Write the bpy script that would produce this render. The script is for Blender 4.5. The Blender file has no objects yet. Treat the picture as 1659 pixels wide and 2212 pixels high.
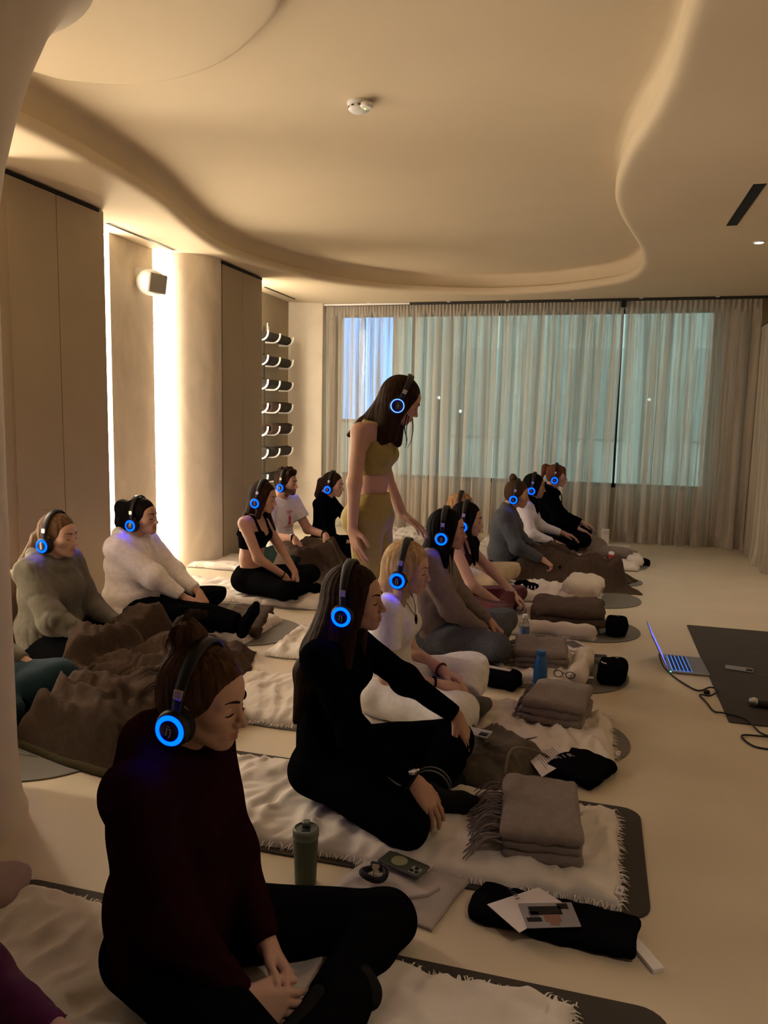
import bpy, bmesh, math, random
import numpy as np
from mathutils import Matrix, Vector
from mathutils.geometry import tessellate_polygon

scene = bpy.context.scene
COL = scene.collection
R = math.radians

# ------------------------------------------------------------------ camera
cam_data = bpy.data.cameras.new('camera')
cam_data.sensor_fit = 'HORIZONTAL'
cam_data.sensor_width = 36.0
cam_data.lens = 36.0 * 1662.0 / 1659.0
cam_data.clip_start = 0.05
cam = bpy.data.objects.new('camera', cam_data)
COL.objects.link(cam)
yaw, pit, rol = R(15.27), R(7.12), R(1.19)
fw = Vector((-math.sin(yaw) * math.cos(pit), math.cos(yaw) * math.cos(pit), -math.sin(pit)))
rt = Vector((math.cos(yaw), math.sin(yaw), 0))
up = rt.cross(fw)
rt2 = math.cos(rol) * rt + math.sin(rol) * up
up2 = -math.sin(rol) * rt + math.cos(rol) * up
cam.matrix_world = Matrix(((rt2.x, up2.x, -fw.x, 0), (rt2.y, up2.y, -fw.y, 0),
                           (rt2.z, up2.z, -fw.z, 1.42), (0, 0, 0, 1)))
scene.camera = cam

# ------------------------------------------------------------------ world (dusk outside the window), exposure
world = bpy.data.worlds.new('dusk')
scene.world = world
world.use_nodes = True
bg = world.node_tree.nodes['Background']
bg.inputs['Color'].default_value = (0.68, 0.78, 0.74, 1)
bg.inputs['Strength'].default_value = 1.9
scene.view_settings.view_transform = 'Standard'
scene.view_settings.look = 'None'
scene.view_settings.gamma = 1.0
scene.view_settings.use_curve_mapping = False
scene.view_settings.exposure = 0.08
LED_COLOR = (1.0, 0.85, 0.65)
LED_STRENGTH = 27.0
RING_COLOR = (0.0, 0.0085, 1.0)
RING_STRENGTH = 32.0

# ------------------------------------------------------------------ helpers: objects
def tag(o, label=None, cat=None, group=None, kind=None):
    if label: o['label'] = label
    if cat: o['category'] = cat
    if group: o['group'] = group
    if kind: o['kind'] = kind
    return o


def empty(name, loc=(0, 0, 0), rz=0.0, label=None, cat=None, group=None, parent=None):
    o = bpy.data.objects.new(name, None)
    o.empty_display_size = 0.1
    COL.objects.link(o)
    o.location = loc
    o.rotation_euler = (0, 0, rz)
    if parent: o.parent = parent
    return tag(o, label, cat, group)


def link(name, me, m=None, parent=None, smooth=True):
    o = bpy.data.objects.new(name, me)
    COL.objects.link(o)
    if m is not None and not me.materials: me.materials.append(m)
    if parent is not None: o.parent = parent
    if smooth and len(me.polygons):
        me.polygons.foreach_set('use_smooth', np.ones(len(me.polygons), dtype=bool))
    return o


def npmesh(name, v, q):
    """mesh from numpy vertices (n,3) and faces (m,3|4)"""
    me = bpy.data.meshes.new(name)
    v = np.asarray(v, np.float32); q = np.asarray(q, np.int32)
    n, m, s = len(v), len(q), q.shape[1]
    me.vertices.add(n); me.vertices.foreach_set('co', v.ravel())
    me.loops.add(m * s); me.loops.foreach_set('vertex_index', q.ravel())
    me.polygons.add(m)
    me.polygons.foreach_set('loop_start', np.arange(0, m * s, s, dtype=np.int32))
    me.update(calc_edges=True)
    return me


def pymesh(name, v, f):
    me = bpy.data.meshes.new(name)
    me.from_pydata([tuple(map(float, p)) for p in v], [], [tuple(int(i) for i in t) for t in f])
    me.update()
    return me


class MB:
    """collects simple shapes into one mesh"""
    def __init__(s): s.v = []; s.f = []

    def add(s, v, f):
        n = len(s.v)
        s.v += [tuple(p) for p in v]
        s.f += [tuple(i + n for i in t) for t in f]
        return s

    def box(s, x0, x1, y0, y1, z0, z1, mat=None):
        v = [Vector((x, y, z)) for z in (z0, z1) for y in (y0, y1) for x in (x0, x1)]
        if mat is not None: v = [mat @ p for p in v]
        return s.add(v, [(0, 2, 3, 1), (4, 5, 7, 6), (0, 1, 5, 4), (2, 6, 7, 3), (0, 4, 6, 2), (1, 3, 7, 5)])

    def prism(s, pts, z0, z1):
        n = len(pts)
        v = [(p[0], p[1], z0) for p in pts] + [(p[0], p[1], z1) for p in pts]
        f = [tuple(reversed(range(n))), tuple(range(n, 2 * n))]
        f += [(i, (i + 1) % n, n + (i + 1) % n, n + i) for i in range(n)]
        return s.add(v, f)

    def lathe(s, prof, n=24, c=(0, 0, 0), axis='z', caps=True):
        """prof: list of (radius, height)"""
        v = []; f = []
        for r_, h_ in prof:
            for i in range(n):
                a = 2 * math.pi * i / n
                x, y = r_ * math.cos(a), r_ * math.sin(a)
                p = (x, y, h_) if axis == 'z' else ((x, h_, -y) if axis == 'y' else (h_, x, y))
                v.append((p[0] + c[0], p[1] + c[1], p[2] + c[2]))
        for j in range(len(prof) - 1):
            for i in range(n):
                k = (i + 1) % n
                f.append((j * n + i, j * n + k, (j + 1) * n + k, (j + 1) * n + i))
        if caps:
            f.append(tuple(reversed(range(n))))
            f.append(tuple((len(prof) - 1) * n + i for i in range(n)))
        return s.add(v, f)

    def tube(s, pts, r, n=8, closed=False, radii=None):
        pts = [Vector(p) for p in pts]
        m = len(pts); v = []; f = []
        prev = None
        for i, p in enumerate(pts):
            a = pts[(i - 1) % m] if (closed or i) else pts[0]
            b = pts[(i + 1) % m] if (closed or i < m - 1) else pts[-1]
            t = (b - a).normalized()
            if prev is None:
                u = t.cross(Vector((0, 0, 1)))
                if u.length < 1e-3: u = t.cross(Vector((1, 0, 0)))
            else:
                u = prev - t * prev.dot(t)
            u.normalize(); prev = u
            w = t.cross(u)
            rr = radii[i] if radii else r
            for k in range(n):
                q = 2 * math.pi * k / n
                v.append(p + (u * math.cos(q) + w * math.sin(q)) * rr)
        for i in range(m if closed else m - 1):
            j = (i + 1) % m
            for k in range(n):
                l = (k + 1) % n
                f.append((i * n + k, i * n + l, j * n + l, j * n + k))
        if not closed:
            f.append(tuple(reversed(range(n))))
            f.append(tuple((m - 1) * n + k for k in range(n)))
        return s.add(v, f)

    def build(s, name, m, parent=None, smooth=False, bevel=0.0, seg=2, angle=40):
        me = pymesh(name, s.v, s.f)
        o = link(name, me, m, parent, smooth)
        if smooth:
            try: me.set_sharp_from_angle(angle=R(angle))
            except Exception: pass
        if bevel > 0:
            b = o.modifiers.new('bevel', 'BEVEL'); b.width = bevel; b.segments = seg; b.limit_method = 'ANGLE'
            b.angle_limit = R(35)
        return o


def box_obj(name, x0, x1, y0, y1, z0, z1, m, parent=None, bevel=0.004, seg=2):
    return MB().box(x0, x1, y0, y1, z0, z1).build(name, m, parent, bevel=bevel, seg=seg)


def catmull(pts, n=8, closed=False):
    P = [Vector(p) for p in pts]; out = []; m = len(P)
    for i in range(m if closed else m - 1):
        p0 = P[(i - 1) % m] if (closed or i > 0) else P[0]
        p1 = P[i]; p2 = P[(i + 1) % m]
        p3 = P[(i + 2) % m] if (closed or i + 2 < m) else P[-1]
        for k in range(n):
            t = k / n
            out.append(0.5 * ((2 * p1) + (p2 - p0) * t + (2 * p0 - 5 * p1 + 4 * p2 - p3) * t * t
                              + (3 * p1 - p0 - 3 * p2 + p3) * t ** 3))
    if not closed: out.append(P[-1])
    return out


# ------------------------------------------------------------------ helpers: materials
MATS = {}


def mk(name, col, rough=0.8, var=0.0, vscale=20.0, bump=0.0, bscale=200.0, spec=0.3, metal=0.0, sheen=0.0,
       stretch=None, attr=None, emit=None, estr=0.0, trans=0.0, coat=0.0, warp=0.0):
    m = bpy.data.materials.new(name)
    m.use_nodes = True
    nt = m.node_tree; N = nt.nodes; L = nt.links
    b = N['Principled BSDF']
    b.inputs['Base Color'].default_value = (*col, 1)
    b.inputs['Roughness'].default_value = rough
    b.inputs['Specular IOR Level'].default_value = spec
    b.inputs['Metallic'].default_value = metal
    b.inputs['Sheen Weight'].default_value = sheen
    b.inputs['Coat Weight'].default_value = coat
    if trans: b.inputs['Transmission Weight'].default_value = trans
    if emit is not None:
        b.inputs['Emission Color'].default_value = (*emit, 1)
        b.inputs['Emission Strength'].default_value = estr
    vec = None
    if var or bump:
        tc = N.new('ShaderNodeTexCoord'); mp = N.new('ShaderNodeMapping')
        L.new(tc.outputs['Object'], mp.inputs['Vector'])
        if stretch: mp.inputs['Scale'].default_value = stretch
        vec = mp.outputs['Vector']
    out = None
    if var:
        n1 = N.new('ShaderNodeTexNoise'); n1.inputs['Scale'].default_value = vscale
        n1.inputs['Detail'].default_value = 5; n1.inputs['Distortion'].default_value = warp
        L.new(vec, n1.inputs['Vector'])
        cr = N.new('ShaderNodeValToRGB')
        cr.color_ramp.elements[0].position = 0.3; cr.color_ramp.elements[1].position = 0.7
        cr.color_ramp.elements[0].color = (*[max(0, c * (1 - var)) for c in col], 1)
        cr.color_ramp.elements[1].color = (*[min(1, c * (1 + var)) for c in col], 1)
        L.new(n1.outputs['Fac'], cr.inputs['Fac'])
        out = cr.outputs['Color']
        L.new(out, b.inputs['Base Color'])
    if attr:
        at = N.new('ShaderNodeAttribute'); at.attribute_name = attr
        mx = N.new('ShaderNodeMix'); mx.data_type = 'RGBA'; mx.blend_type = 'MULTIPLY'
        mx.inputs[0].default_value = 1.0
        mx.inputs[6].default_value = (*col, 1)
        if out: L.new(out, mx.inputs[6])
        L.new(at.outputs['Color'], mx.inputs[7])
        L.new(mx.outputs[2], b.inputs['Base Color'])
    if bump:
        n2 = N.new('ShaderNodeTexNoise'); n2.inputs['Scale'].default_value = bscale
        n2.inputs['Detail'].default_value = 3
        L.new(vec, n2.inputs['Vector'])
        bp = N.new('ShaderNodeBump'); bp.inputs['Strength'].default_value = bump
        bp.inputs['Distance'].default_value = 0.004
        L.new(n2.outputs['Fac'], bp.inputs['Height'])
        L.new(bp.outputs['Normal'], b.inputs['Normal'])
    MATS[name] = m
    return m


def emission(name, col, strength):
    m = bpy.data.materials.new(name); m.use_nodes = True
    nt = m.node_tree; nt.nodes.clear()
    e = nt.nodes.new('ShaderNodeEmission'); o = nt.nodes.new('ShaderNodeOutputMaterial')
    e.inputs['Color'].default_value = (*col, 1); e.inputs['Strength'].default_value = strength
    nt.links.new(e.outputs[0], o.inputs[0])
    return m


# ------------------------------------------------------------------ helpers: smooth-union solids meshed with surface nets
def V3(*a): return np.array(a, float)


def unit(v):
    v = np.asarray(v, float)
    return v / (np.linalg.norm(v) + 1e-12)


class Solid:
    def __init__(s): s.p = []

    def cap(s, a, b, ra, rb=None, k=0.02, sq=None, flat=False, op='u'):
        s.p.append(('c', V3(*a), V3(*b), ra, ra if rb is None else rb, k, sq, flat, op)); return s

    def chain(s, pts, rs, k=0.02, sq=None):
        for i in range(len(pts) - 1): s.cap(pts[i], pts[i + 1], rs[i], rs[i + 1], k, sq)
        return s

    def ell(s, c, r, k=0.02, M=None, op='u'):
        s.p.append(('e', V3(*c), V3(*r), M, k, op)); return s

    def rbox(s, c, half, r, k=0.02):
        s.p.append(('b', V3(*c), V3(*half), r, k)); return s

    def cut(s, p, n, k=0.0, lo=None, hi=None):
        """remove everything on the +n side of the plane (optionally only inside a box)"""
        s.p.append(('k', V3(*p), unit(n), k, lo, hi)); return s

    def bounds(s):
        lo = V3(9, 9, 9); hi = -lo
        for q in s.p:
            if q[0] == 'c' and q[8] == 'u':
                w = q[6][1] if q[6] else 1.0
                r_ = max(q[3], q[4]) * max(1, w)
                lo = np.minimum(lo, np.minimum(q[1], q[2]) - r_); hi = np.maximum(hi, np.maximum(q[1], q[2]) + r_)
            elif q[0] == 'b':
                lo = np.minimum(lo, q[1] - q[2]); hi = np.maximum(hi, q[1] + q[2])
            elif q[0] == 'e' and q[5] == 'u':
                r_ = q[2] if q[3] is None else np.full(3, q[2].max())
                lo = np.minimum(lo, q[1] - r_); hi = np.maximum(hi, q[1] + r_)
        return lo, hi

    def mesh(s, res, fine=None, zones=(), smooth=1, lam=0.5):
        lo, hi = s.bounds(); lo = lo - 0.025; hi = hi + 0.025
        ax = []
        for d in range(3):
            x = lo[d]; L = [x]
            while x < hi[d]:
                st = res
                if fine:
                    for a, b in zones:
                        if a[d] - res <= x <= b[d]: st = fine; break
                x += st; L.append(x)
            ax.append(np.array(L, np.float32))
        f = np.full([len(a) for a in ax], 9.0, np.float32)

        def sl(a, b):
            out = []
            for d in range(3):
                i0 = max(0, np.searchsorted(ax[d], a[d]) - 1); i1 = min(len(ax[d]), np.searchsorted(ax[d], b[d]) + 1)
                out.append(slice(i0, max(i1, i0)))
            return tuple(out)
        for q in s.p:
            if q[0] == 'c':
                _, a, b, ra, rb, k, sq, flat, op = q
                w = max(1, sq[1]) if sq else 1.0
                m = max(ra, rb) * w + k + 2.5 * res
                S = sl(np.minimum(a, b) - m, np.maximum(a, b) + m)
                X = ax[0][S[0]][:, None, None] - a[0]; Y = ax[1][S[1]][None, :, None] - a[1]; Z = ax[2][S[2]][None, None, :] - a[2]
                ab = (b - a).astype(np.float32); l2 = max(float(ab @ ab), 1e-10)
                tt = (X * ab[0] + Y * ab[1] + Z * ab[2]) / l2
                t = np.clip(tt, 0, 1)
                qx = X - ab[0] * t; qy = Y - ab[1] * t; qz = Z - ab[2] * t
                if sq:
                    u = unit(sq[0]).astype(np.float32); g = (qx * u[0] + qy * u[1] + qz * u[2]) * np.float32(1 - 1 / sq[1])
                    qx = qx - u[0] * g; qy = qy - u[1] * g; qz = qz - u[2] * g
                d = np.sqrt(qx * qx + qy * qy + qz * qz) - (ra + (rb - ra) * t)
                if flat: d = np.maximum(d, (tt - 1) * math.sqrt(l2))
            elif q[0] == 'b':
                _, c, hf, rad, k = q
                op = 'u'; S = sl(c - hf - k - 2.5 * res, c + hf + k + 2.5 * res)
                X = np.abs(ax[0][S[0]][:, None, None] - c[0]) - hf[0] + rad; Y = np.abs(ax[1][S[1]][None, :, None] - c[1]) - hf[1] + rad; Z = np.abs(ax[2][S[2]][None, None, :] - c[2]) - hf[2] + rad
                d = np.sqrt(np.maximum(X, 0) ** 2 + np.maximum(Y, 0) ** 2 + np.maximum(Z, 0) ** 2) + np.minimum(np.maximum(np.maximum(X, Y), Z), 0) - rad
            elif q[0] == 'e':
                _, c, r, Mx, k, op = q
                m = (r.max() if Mx is not None else r) + k + 2.5 * res
                S = sl(c - m, c + m)
                X = ax[0][S[0]][:, None, None] - c[0]; Y = ax[1][S[1]][None, :, None] - c[1]; Z = ax[2][S[2]][None, None, :] - c[2]
                if Mx is not None:
                    X, Y, Z = (X * Mx[0, 0] + Y * Mx[1, 0] + Z * Mx[2, 0], X * Mx[0, 1] + Y * Mx[1, 1] + Z * Mx[2, 1],
                               X * Mx[0, 2] + Y * Mx[1, 2] + Z * Mx[2, 2])
                k0 = np.sqrt((X / r[0]) ** 2 + (Y / r[1]) ** 2 + (Z / r[2]) ** 2)
                k1 = np.sqrt((X / r[0] ** 2) ** 2 + (Y / r[1] ** 2) ** 2 + (Z / r[2] ** 2) ** 2)
                d = k0 * (k0 - 1) / (k1 + 1e-9)
                d = np.where(k0 < 1e-3, -r.min(), d)
            else:
                _, p, n, k, blo, bhi = q
                S = sl(blo, bhi) if blo is not None else (slice(None),) * 3
                X = ax[0][S[0]][:, None, None]; Y = ax[1][S[1]][None, :, None]; Z = ax[2][S[2]][None, None, :]
                d = -((X - p[0]) * n[0] + (Y - p[1]) * n[1] + (Z - p[2]) * n[2])
                op = 's'
            a0 = f[S]
            if a0.size == 0: continue
            d = d.astype(np.float32)
            if op == 'u':
                if k > 0:
                    h = np.maximum(k - np.abs(a0 - d), 0) / k
                    f[S] = np.minimum(a0, d) - h * h * (k * 0.25)
                else: f[S] = np.minimum(a0, d)
            else:
                d = -d
                if k > 0:
                    h = np.maximum(k - np.abs(a0 - d), 0) / k
                    f[S] = np.maximum(a0, d) + h * h * (k * 0.25)
                else: f[S] = np.maximum(a0, d)
        v, qd = nets(f, ax)
        for _ in range(smooth): v = relax(v, qd, lam)
        return v, qd


def nets(f, ax):
    for d in range(3):
        i = [slice(None)] * 3
        i[d] = 0; f[tuple(i)] = np.maximum(f[tuple(i)], 1e-3)
        i[d] = -1; f[tuple(i)] = np.maximum(f[tuple(i)], 1e-3)
    s = f < 0
    C = [(x, y, z) for x in (0, 1) for y in (0, 1) for z in (0, 1)]
    sh = tuple(n - 1 for n in f.shape)
    cnt = np.zeros(sh, np.int8)
    for x, y, z in C: cnt += s[x:x + sh[0], y:y + sh[1], z:z + sh[2]]
    mask = (cnt > 0) & (cnt < 8)
    ijk = np.argwhere(mask)
    n = len(ijk)
    idx = np.full(sh, -1, np.int32); idx[mask] = np.arange(n)
    val = {c: f[ijk[:, 0] + c[0], ijk[:, 1] + c[1], ijk[:, 2] + c[2]] for c in C}
    acc = np.zeros((n, 3), np.float32); w = np.zeros(n, np.float32)
    for a in C:
        for d in range(3):
            if a[d]: continue
            b = list(a); b[d] = 1; b = tuple(b)
            va, vb = val[a], val[b]
            cr = (va < 0) != (vb < 0)
            t = np.where(cr, va / np.where(cr, va - vb, 1), 0)
            for e in range(3):
                acc[:, e] += np.where(cr, (t if e == d else a[e]), 0)
            w += cr
    fr = acc / np.maximum(w, 1)[:, None]
    v = np.empty((n, 3), np.float32)
    for e in range(3):
        A = ax[e]; i = ijk[:, e]
        v[:, e] = A[i] + (A[i + 1] - A[i]) * fr[:, e]
    quads = []
    for d in range(3):
        e, g = [(1, 2), (2, 0), (0, 1)][d]
        i0 = [slice(1, -1)] * 3; i0[d] = slice(0, -1)
        i1 = list(i0); i1[d] = slice(1, None)
        ch = s[tuple(i0)] != s[tuple(i1)]
        P = np.argwhere(ch)
        if not len(P): continue
        off = np.ones(3, int); off[d] = 0
        P = P + off
        neg = s[P[:, 0], P[:, 1], P[:, 2]]

        def cell(de, dg):
            Q = P.copy(); Q[:, e] += de; Q[:, g] += dg
            return idx[Q[:, 0], Q[:, 1], Q[:, 2]]
        q = np.stack([cell(-1, -1), cell(0, -1), cell(0, 0), cell(-1, 0)], 1)
        q[~neg] = q[~neg][:, ::-1]
        quads.append(q)
    return v, np.concatenate(quads)


def relax(v, q, lam=0.5):
    a = q.ravel(); b = np.roll(q, -1, 1).ravel()
    i = np.concatenate([a, b]); j = np.concatenate([b, a])
    n = len(v); w = np.bincount(i, minlength=n)
    m = np.stack([np.bincount(i, v[j, d], n) for d in range(3)], 1) / np.maximum(w, 1)[:, None]
    return (v + lam * (m - v)).astype(np.float32)


def normals(v, q):
    n = np.cross(v[q[:, 2]] - v[q[:, 0]], v[q[:, -1]] - v[q[:, 1]])
    out = np.zeros_like(v)
    for c in range(q.shape[1]):
        for d in range(3): out[:, d] += np.bincount(q[:, c], n[:, d], len(v))
    return out / (np.linalg.norm(out, axis=1)[:, None] + 1e-12)


def wav(P, freq, seed, n=5, aniso=(1, 1, 1)):
    """cheap smooth noise in about [-1,1]"""
    rs = np.random.RandomState(seed)
    P = np.asarray(P) * np.array(aniso) * freq
    W = P + 0.9 * np.sin(P[:, [1, 2, 0]] * 0.7 + rs.rand(3) * 6.3)
    o = np.zeros(len(P))
    for _ in range(n):
        k = rs.randn(3); k /= np.linalg.norm(k); k *= 0.7 + 0.8 * rs.rand()
        o += np.sin(W @ k + rs.rand() * 6.283)
    return o / n * 1.7


def fold(P, freq, seed, aniso=(1, 1, 1)):
    """sharp-valleyed folds, about [0,1]"""
    return 1 - np.abs(wav(P, freq, seed, 3, aniso)) ** 0.8

# ------------------------------------------------------------------ materials of the room
M_plaster = mk('plaster', (0.66, 0.58, 0.46), 0.75, var=0.05, vscale=2.2, bump=0.08, bscale=30, spec=0.25, warp=1.5)
M_ceil = mk('ceiling_plaster', (0.65, 0.54, 0.375), 0.85, var=0.03, vscale=1.2, bump=0.03, bscale=20, spec=0.15)
M_panel = mk('painted_panel', (0.36, 0.285, 0.19), 0.7, var=0.03, vscale=3, spec=0.25)
M_floor = mk('microcement', (0.57, 0.475, 0.35), 0.45, var=0.05, vscale=1.6, bump=0.03, bscale=60, spec=0.4, warp=1.0)
M_niche = mk('niche_plaster', (0.62, 0.54, 0.43), 0.6, var=0.12, vscale=3.0, bump=0.25, bscale=14, spec=0.3, stretch=(1, 1, 0.45), warp=2.0)
M_black = mk('black_slot', (0.006, 0.006, 0.006), 0.6, spec=0.2)
M_dark = mk('dark_metal', (0.03, 0.028, 0.025), 0.5, spec=0.4, metal=0.3)
M_white = mk('white_plastic', (0.75, 0.72, 0.67), 0.4, spec=0.4)
M_hook = mk('white_hook', (0.85, 0.82, 0.76), 0.35, spec=0.5)
M_grille = mk('grey_grille', (0.30, 0.28, 0.25), 0.8, bump=0.3, bscale=900)
M_roll = mk('rolled_mat_rubber', (0.045, 0.038, 0.03), 0.85, var=0.1, vscale=30, bump=0.1, bscale=400, spec=0.15)
M_roll2 = mk('rolled_mat_brown', (0.045, 0.026, 0.018), 0.85, var=0.1, vscale=30, spec=0.15)
M_spot = emission('spot_light', (1.0, 0.85, 0.65), 30)

H = 2.80
HR = 3.03

tag(MB().box(-4.2, 2.2, -3.2, 9.9, -0.12, 0.0).build('floor', M_floor), kind='structure')


def struct(o): return tag(o, kind='structure')


# ---- ceiling: flat soffit with a wavy opening, stepped fascia and a higher plane above it
cont = [(-2.83, 3.32), (-2.82, 3.66), (-2.83, 3.99), (-2.86, 4.41), (-2.92, 4.85), (-3.04, 5.32), (-3.16, 5.85),
        (-3.21, 6.3), (-3.15, 6.85), (-3.01, 7.37), (-2.82, 7.85), (-2.5, 8.28), (-2.03, 8.64), (-1.29, 8.90),
        (-0.62, 8.84), (-0.2, 8.62), (0.13, 8.34), (0.27, 7.95), (0.31, 7.5), (0.28, 6.98), (0.23, 6.6), (0.15, 6.15),
        (0.06, 5.6), (0.03, 5.1), (0.07, 4.5), (0.14, 4.08), (0.2, 3.65), (0.22, 3.2), (0.22, 2.6), (0.1, 1.8),
        (-0.3, 1.1), (-1.0, 0.75), (-1.7, 0.9), (-2.3, 1.4), (-2.7, 2.1), (-2.83, 2.8)]
C2 = [Vector((p.x, p.y)) for p in catmull([(x, y, 0) for x, y in cont], 7, True)]
NC = len(C2)
cen = Vector((-1.4, 4.8))


def outn(i):
    t = (C2[(i + 1) % NC] - C2[i - 1]).normalized()
    n = Vector((t.y, -t.x))
    return n


sgn = 1.0 if sum((C2[i] - cen).dot(outn(i)) for i in range(NC)) > 0 else -1.0
ON = [outn(i) * sgn for i in range(NC)]
prof = [(0.075, 2.800), (0.045, 2.801), (0.022, 2.806), (0.007, 2.817), (0.0, 2.834), (0.0, 2.872), (0.003, 2.880), (0.010, 2.884),
        (0.028, 2.886), (0.034, 2.890), (0.035, 2.93), (0.033, 2.98), (0.026, 3.010), (0.010, 3.025), (-0.03, 3.03)]
vv = []; ff = []
for o_, z in prof:
    for i in range(NC): vv.append((C2[i].x + ON[i].x * o_, C2[i].y + ON[i].y * o_, z))
for j in range(len(prof) - 1):
    for i in range(NC):
        k = (i + 1) % NC
        ff.append((j * NC + i, (j + 1) * NC + i, (j + 1) * NC + k, j * NC + k))
outer = [(-4.2, -3.2), (2.2, -3.2), (2.2, 9.9), (-4.2, 9.9)]
inner = [Vector(vv[i]) for i in range(NC)]
b0 = len(vv)
vv += [(x, y, H) for x, y in outer]
tri = tessellate_polygon([[Vector((x, y, 0)) for x, y in outer], [Vector((p.x, p.y, 0)) for p in reversed(inner)]])
mp = [b0 + i for i in range(4)] + list(reversed(range(NC)))
ff += [tuple(mp[i] for i in t) for t in tri]
# recessed plane
top_ring = [(len(prof) - 1) * NC + i for i in range(NC)]
tri2 = tessellate_polygon([[Vector((vv[i][0], vv[i][1], 0)) for i in top_ring]])
ff += [tuple(top_ring[i] for i in t) for t in tri2]
bm = bmesh.new()
bv = [bm.verts.new(p) for p in vv]
for t in ff:
    try: bm.faces.new([bv[i] for i in t])
    except ValueError: pass
bmesh.ops.recalc_face_normals(bm, faces=bm.faces)
me = bpy.data.meshes.new('ceiling'); bm.to_mesh(me); bm.free()
ce = struct(link('ceiling', me, M_ceil, smooth=True))
me.set_sharp_from_angle(angle=R(50))
struct(MB().box(-4.2, 2.2, -3.2, 9.9, 3.06, 3.2).build('ceiling_slab', M_ceil))

# dropped rounded cloud of plaster in the near part of the recess
cl = [(-1.16, 2.3), (-1.12, 2.65), (-1.26, 2.95), (-1.43, 3.13), (-1.64, 3.3), (-1.86, 3.41), (-2.1, 3.46), (-2.35, 3.43), (-2.58, 3.3),
      (-2.68, 3.0), (-2.6, 2.5), (-2.3, 1.95), (-1.8, 1.6), (-1.35, 1.8)]
P2 = [Vector((p.x, p.y)) for p in catmull([(x, y, 0) for x, y in cl], 8, True)]
n2 = len(P2); c2 = sum(P2, Vector((0, 0))) / n2
vv = []; ff = []
pr = [(1.0, 3.035), (1.0, 3.0), (0.997, 2.985), (0.985, 2.975), (0.95, 2.970), (0.8, 2.966), (0.4, 2.962), (0.0, 2.961)]
for s_, z in pr:
    for p in P2:
        q = c2 + (p - c2) * s_
        vv.append((q.x, q.y, z))
for j in range(len(pr) - 1):
    for i in range(n2): ff.append((j * n2 + i, j * n2 + (i + 1) % n2, (j + 1) * n2 + (i + 1) % n2, (j + 1) * n2 + i))
struct(link('ceiling_cloud', pymesh('ceiling_cloud', vv, ff), M_ceil))

# ---- left wall: backing wall, built-in cabinets, niches with light strips, rounded column
struct(MB().box(-4.1, -3.80, -3.2, 9.9, 0, H).build('wall_left', M_niche))


def cabinet(y0, y1, doors, label):
    t = empty('wall_cabinet', (-3.585, (y0 + y1) / 2, 0), 0, label, 'cabinet')
    yo = (y0 + y1) / 2
    box_obj('carcass', -0.215, 0.200, y0 - yo, y1 - yo, 0, H, M_panel, t, bevel=0.022, seg=4)
    for a, b in doors:
        box_obj('door', 0.19, 0.212, a - yo + 0.003, b - yo - 0.003, 0.02, H - 0.035, M_panel, t, bevel=0.002)
    box_obj('top_gap', 0.196, 0.214, doors[0][0] - yo, doors[-1][1] - yo, H - 0.032, H - 0.012, M_black, t, bevel=0)
    box_obj('plinth_gap', 0.196, 0.206, doors[0][0] - yo, doors[-1][1] - yo, 0.0, 0.018, M_black, t, bevel=0)
    return t


cabinet(3.68, 4.85, [(3.90, 4.33), (4.33, 4.77)], 'tall flush wall cabinet behind the woman in the grey hoodie')
cabinet(6.54, 7.49, [(6.58, 7.0), (7.0, 7.45)], 'tall flush wall cabinet joined to the rounded column')
cabinet(0.9, 2.2, [(0.98, 1.55), (1.55, 2.12)], 'tall flush wall cabinet nearest the camera behind the pillar')
# rounded column
pts = [(-3.80, 6.215)] + [(-3.69 + 0.325 * math.cos(a), 6.54 + 0.325 * math.sin(a)) for a in [R(-90 + 90 * i / 20) for i in range(21)]] + [(-3.80, 6.54)]
struct(MB().prism(pts, 0, H).build('wall_column', M_niche, smooth=True))
# niche back panels
for y0, y1 in ((5.44, 6.06), (2.42, 3.46), (-0.9, 0.4)):
    struct(box_obj('wall_niche_panel', -3.80, -3.765, y0, y1, 0, H, M_niche, bevel=0.004))
struct(box_obj('wall_niche_panel', -3.80, -3.775, 7.64, 9.12, 0, H, M_panel, bevel=0.0))  # darker panel colour stands in for the shade behind the mat rack
led_spots = [(5.26, 5.425, 27, 'slim light strip beside the flush cabinet, left edge of the niche'),
             (6.095, 6.185, 30, 'bright vertical light strip beside the rounded column'),
             (3.50, 3.63, 42, 'light strip hidden at the near edge of the grey-hoodie woman\'s cabinet'),
             (7.492, 7.502, 58, 'light strip tucked behind the cabinet, lighting the mat rack'),
             (2.24, 2.36, 34, 'light strip hidden behind the near pillar'),
             (0.55, 0.70, 4, 'light strip in the wall niche nearest the camera')]  # last strip is unseen, added for general light in the foreground
for y0, y1, st, lb in led_spots:
    o = (MB().box(-3.797, -3.782, y0, y1, 0.01, H - 0.012) if y1 - y0 > 0.05 else MB().box(-3.70, -3.58, y0, y1, 0.3, H - 0.05)).build('light_strip', emission('led_light', LED_COLOR, st * LED_STRENGTH / 27.0))
    tag(o, lb, 'light', 'niche light strips')
# stub wall closing the rack niche
struct(MB().prism([(-3.80, 9.12), (-3.40, 9.285), (-3.385, 9.30), (-3.385, 9.75), (-3.80, 9.75)], 0, H).build('wall_stub', M_plaster, smooth=True, angle=30))
# right and near walls
struct(MB().box(1.80, 1.95, -3.2, 9.9, 0, H).build('wall_right', M_plaster))
struct(MB().box(-4.1, 2.0, -3.2, -3.0, 0, H).build('wall_near', mk('dark_wall', (0.10, 0.085, 0.07), 0.8)))
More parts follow.
